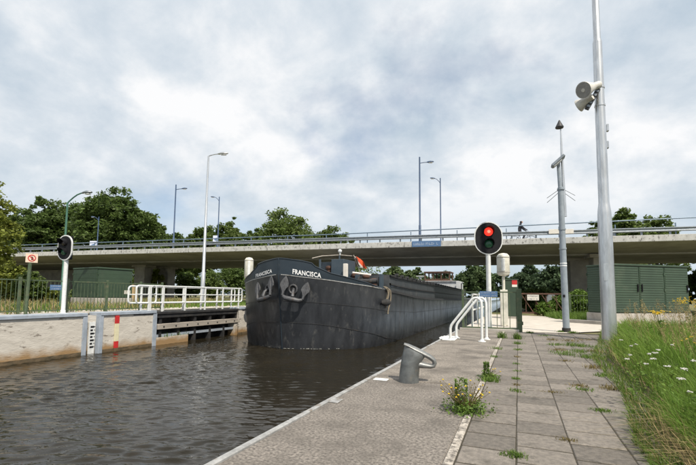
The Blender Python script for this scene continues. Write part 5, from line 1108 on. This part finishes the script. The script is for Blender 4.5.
for px, py, r_, h, n, m in ((516, 379, .03, .05, 70, 'weed_green'), (517, 385, .03, .04, 70, 'weed_dry'), (516, 391, .035, .05, 90, 'weed_green'), (517, 371, .03, .04, 60, 'weed_green'), (579, 386, .05, .05, 110, 'weed_dry'), (584, 390, .05, .05, 110, 'weed_green'),
                            (558, 350, .10, .07, 130, 'weed_dry'), (563, 353, .12, .08, 160, 'weed_green'), (552, 340, .08, .08, 100, 'weed_dry'), (574, 346, .10, .13, 170, 'weed_green'), (580, 352, .10, .10, 150, 'weed_green'), (590, 358, .10, .12, 190, 'weed_green'), (570, 341, .10, .08, 110, 'weed_dry'), (585, 340, .12, .08, 120, 'weed_dry'), (595, 368, .07, .08, 150, 'weed_dry'), (603, 376, .06, .07, 140, 'weed_green'), (612, 389, .06, .07, 140, 'weed_dry'), (565, 361, .05, .05, 90, 'weed_dry'), (516, 364, .03, .05, 60, 'weed_green'), (517, 357, .03, .05, 60, 'weed_dry'), (518, 350, .04, .07, 80, 'weed_green'), (518, 344, .05, .10, 110, 'weed_green'), (497, 349, .05, .08, 90, 'weed_green'), (494, 357, .04, .06, 80, 'weed_green'), (556, 345, .09, .08, 140, 'weed_green'), (567, 355, .08, .08, 140, 'weed_green'), (588, 347, .12, .10, 150, 'weed_green'), (596, 352, .10, .09, 150, 'weed_dry'), (546, 336, .10, .07, 90, 'weed_green')):
    tuft(px, py, r_, h, n, m, 'small low weed growing in a joint between the path tiles', group=GW, wd=.004)
for px, py, lab in ((518, 339, 'tall green weed at the foot of the fence gate post'), (502, 338, 'tall green weed left of the fence gate post'), (489, 381, 'small green weed on the pale border beside the handrails'), (530, 333, 'green weed on the path edge right of the gate post'), (561, 332, 'green weed at the foot of the grey mast'), (573, 333, 'weed right of the grey mast foot')):
    tuft(px, py, .05, .22 if px < 520 and py < 350 else .09, 130, 'weed_green', lab, wd=.006)
# leafy plants on the border: rosette, upright leaves, thin flower stalks
def border_plant(px, py, label, big):
    c = onz(px, py); t = thing('flowering_weed', (c[0], c[1], 0), label, 'plant'); k = 1.42 if big else .85
    n = 900 if big else 300; lv = np.stack([rng.normal(0, .062*k, n), rng.normal(0, .06*k, n), np.abs(rng.normal(0, .035, n))*k+.004], 1); link('rosette', npmesh('rosette', leaf_quads(lv, .017, .5, .42), 4, 'weed_green'), t, ORG[t])
    n = 260; zz = rng.uniform(.03, .16*k+.05, n); an = rng.uniform(0, 6.28, n); lv = np.stack([-.035*k+.035*k*np.cos(an), .02+.035*k*np.sin(an), zz], 1); link('leaf', npmesh('leaf', leaf_quads(lv, .020, .1, .32), 4, 'weed_green'), t, ORG[t])
    st = MB(); fl = MB(); fd = MB()
    for i in range(64 if big else 10):
        a_ = rng.uniform(0, 6.28); r_ = rng.uniform(.05, .17)*k; h = rng.uniform(.09, .18)*k; e = V(c[0]+r_*math.cos(a_), c[1]+r_*.6*math.sin(a_), h); st.tube([(c[0]+rng.normal(0, .02), c[1]+rng.normal(0, .02), 0), (c[0]+r_*.65*math.cos(a_), c[1]+r_*.4*math.sin(a_), h*.7), e], [.0022, .0018, .0014], 4)
        (fl if i % 3 == 0 else fd).lathe(e, [(.002, 0), (.0085 if i % 3 == 0 else .005, .004), (.009 if i % 3 == 0 else .005, .008), (.003, .011)], 8)
    build(st, 'stem', 'weed_dry', t); build(fl, 'flower_head', 'petal_yellow', t); build(fd, 'seed_head', 'weed_dry', t)
border_plant(467, 412, 'large yellow flowering weed growing at the pale slab border', True)
border_plant(489, 378, 'smaller leafy weed at the slab border behind the flowering one', False)

for o_ in bpy.data.objects:
    if o_.parent is not None and o_.name.split('.')[0] in ('crown', 'rosette', 'leaf', 'seed_head', 'flower_head', 'umbel', 'spoke', 'stem', 'lettering', 'coaming_mark'): o_['kind'] = 'stuff'
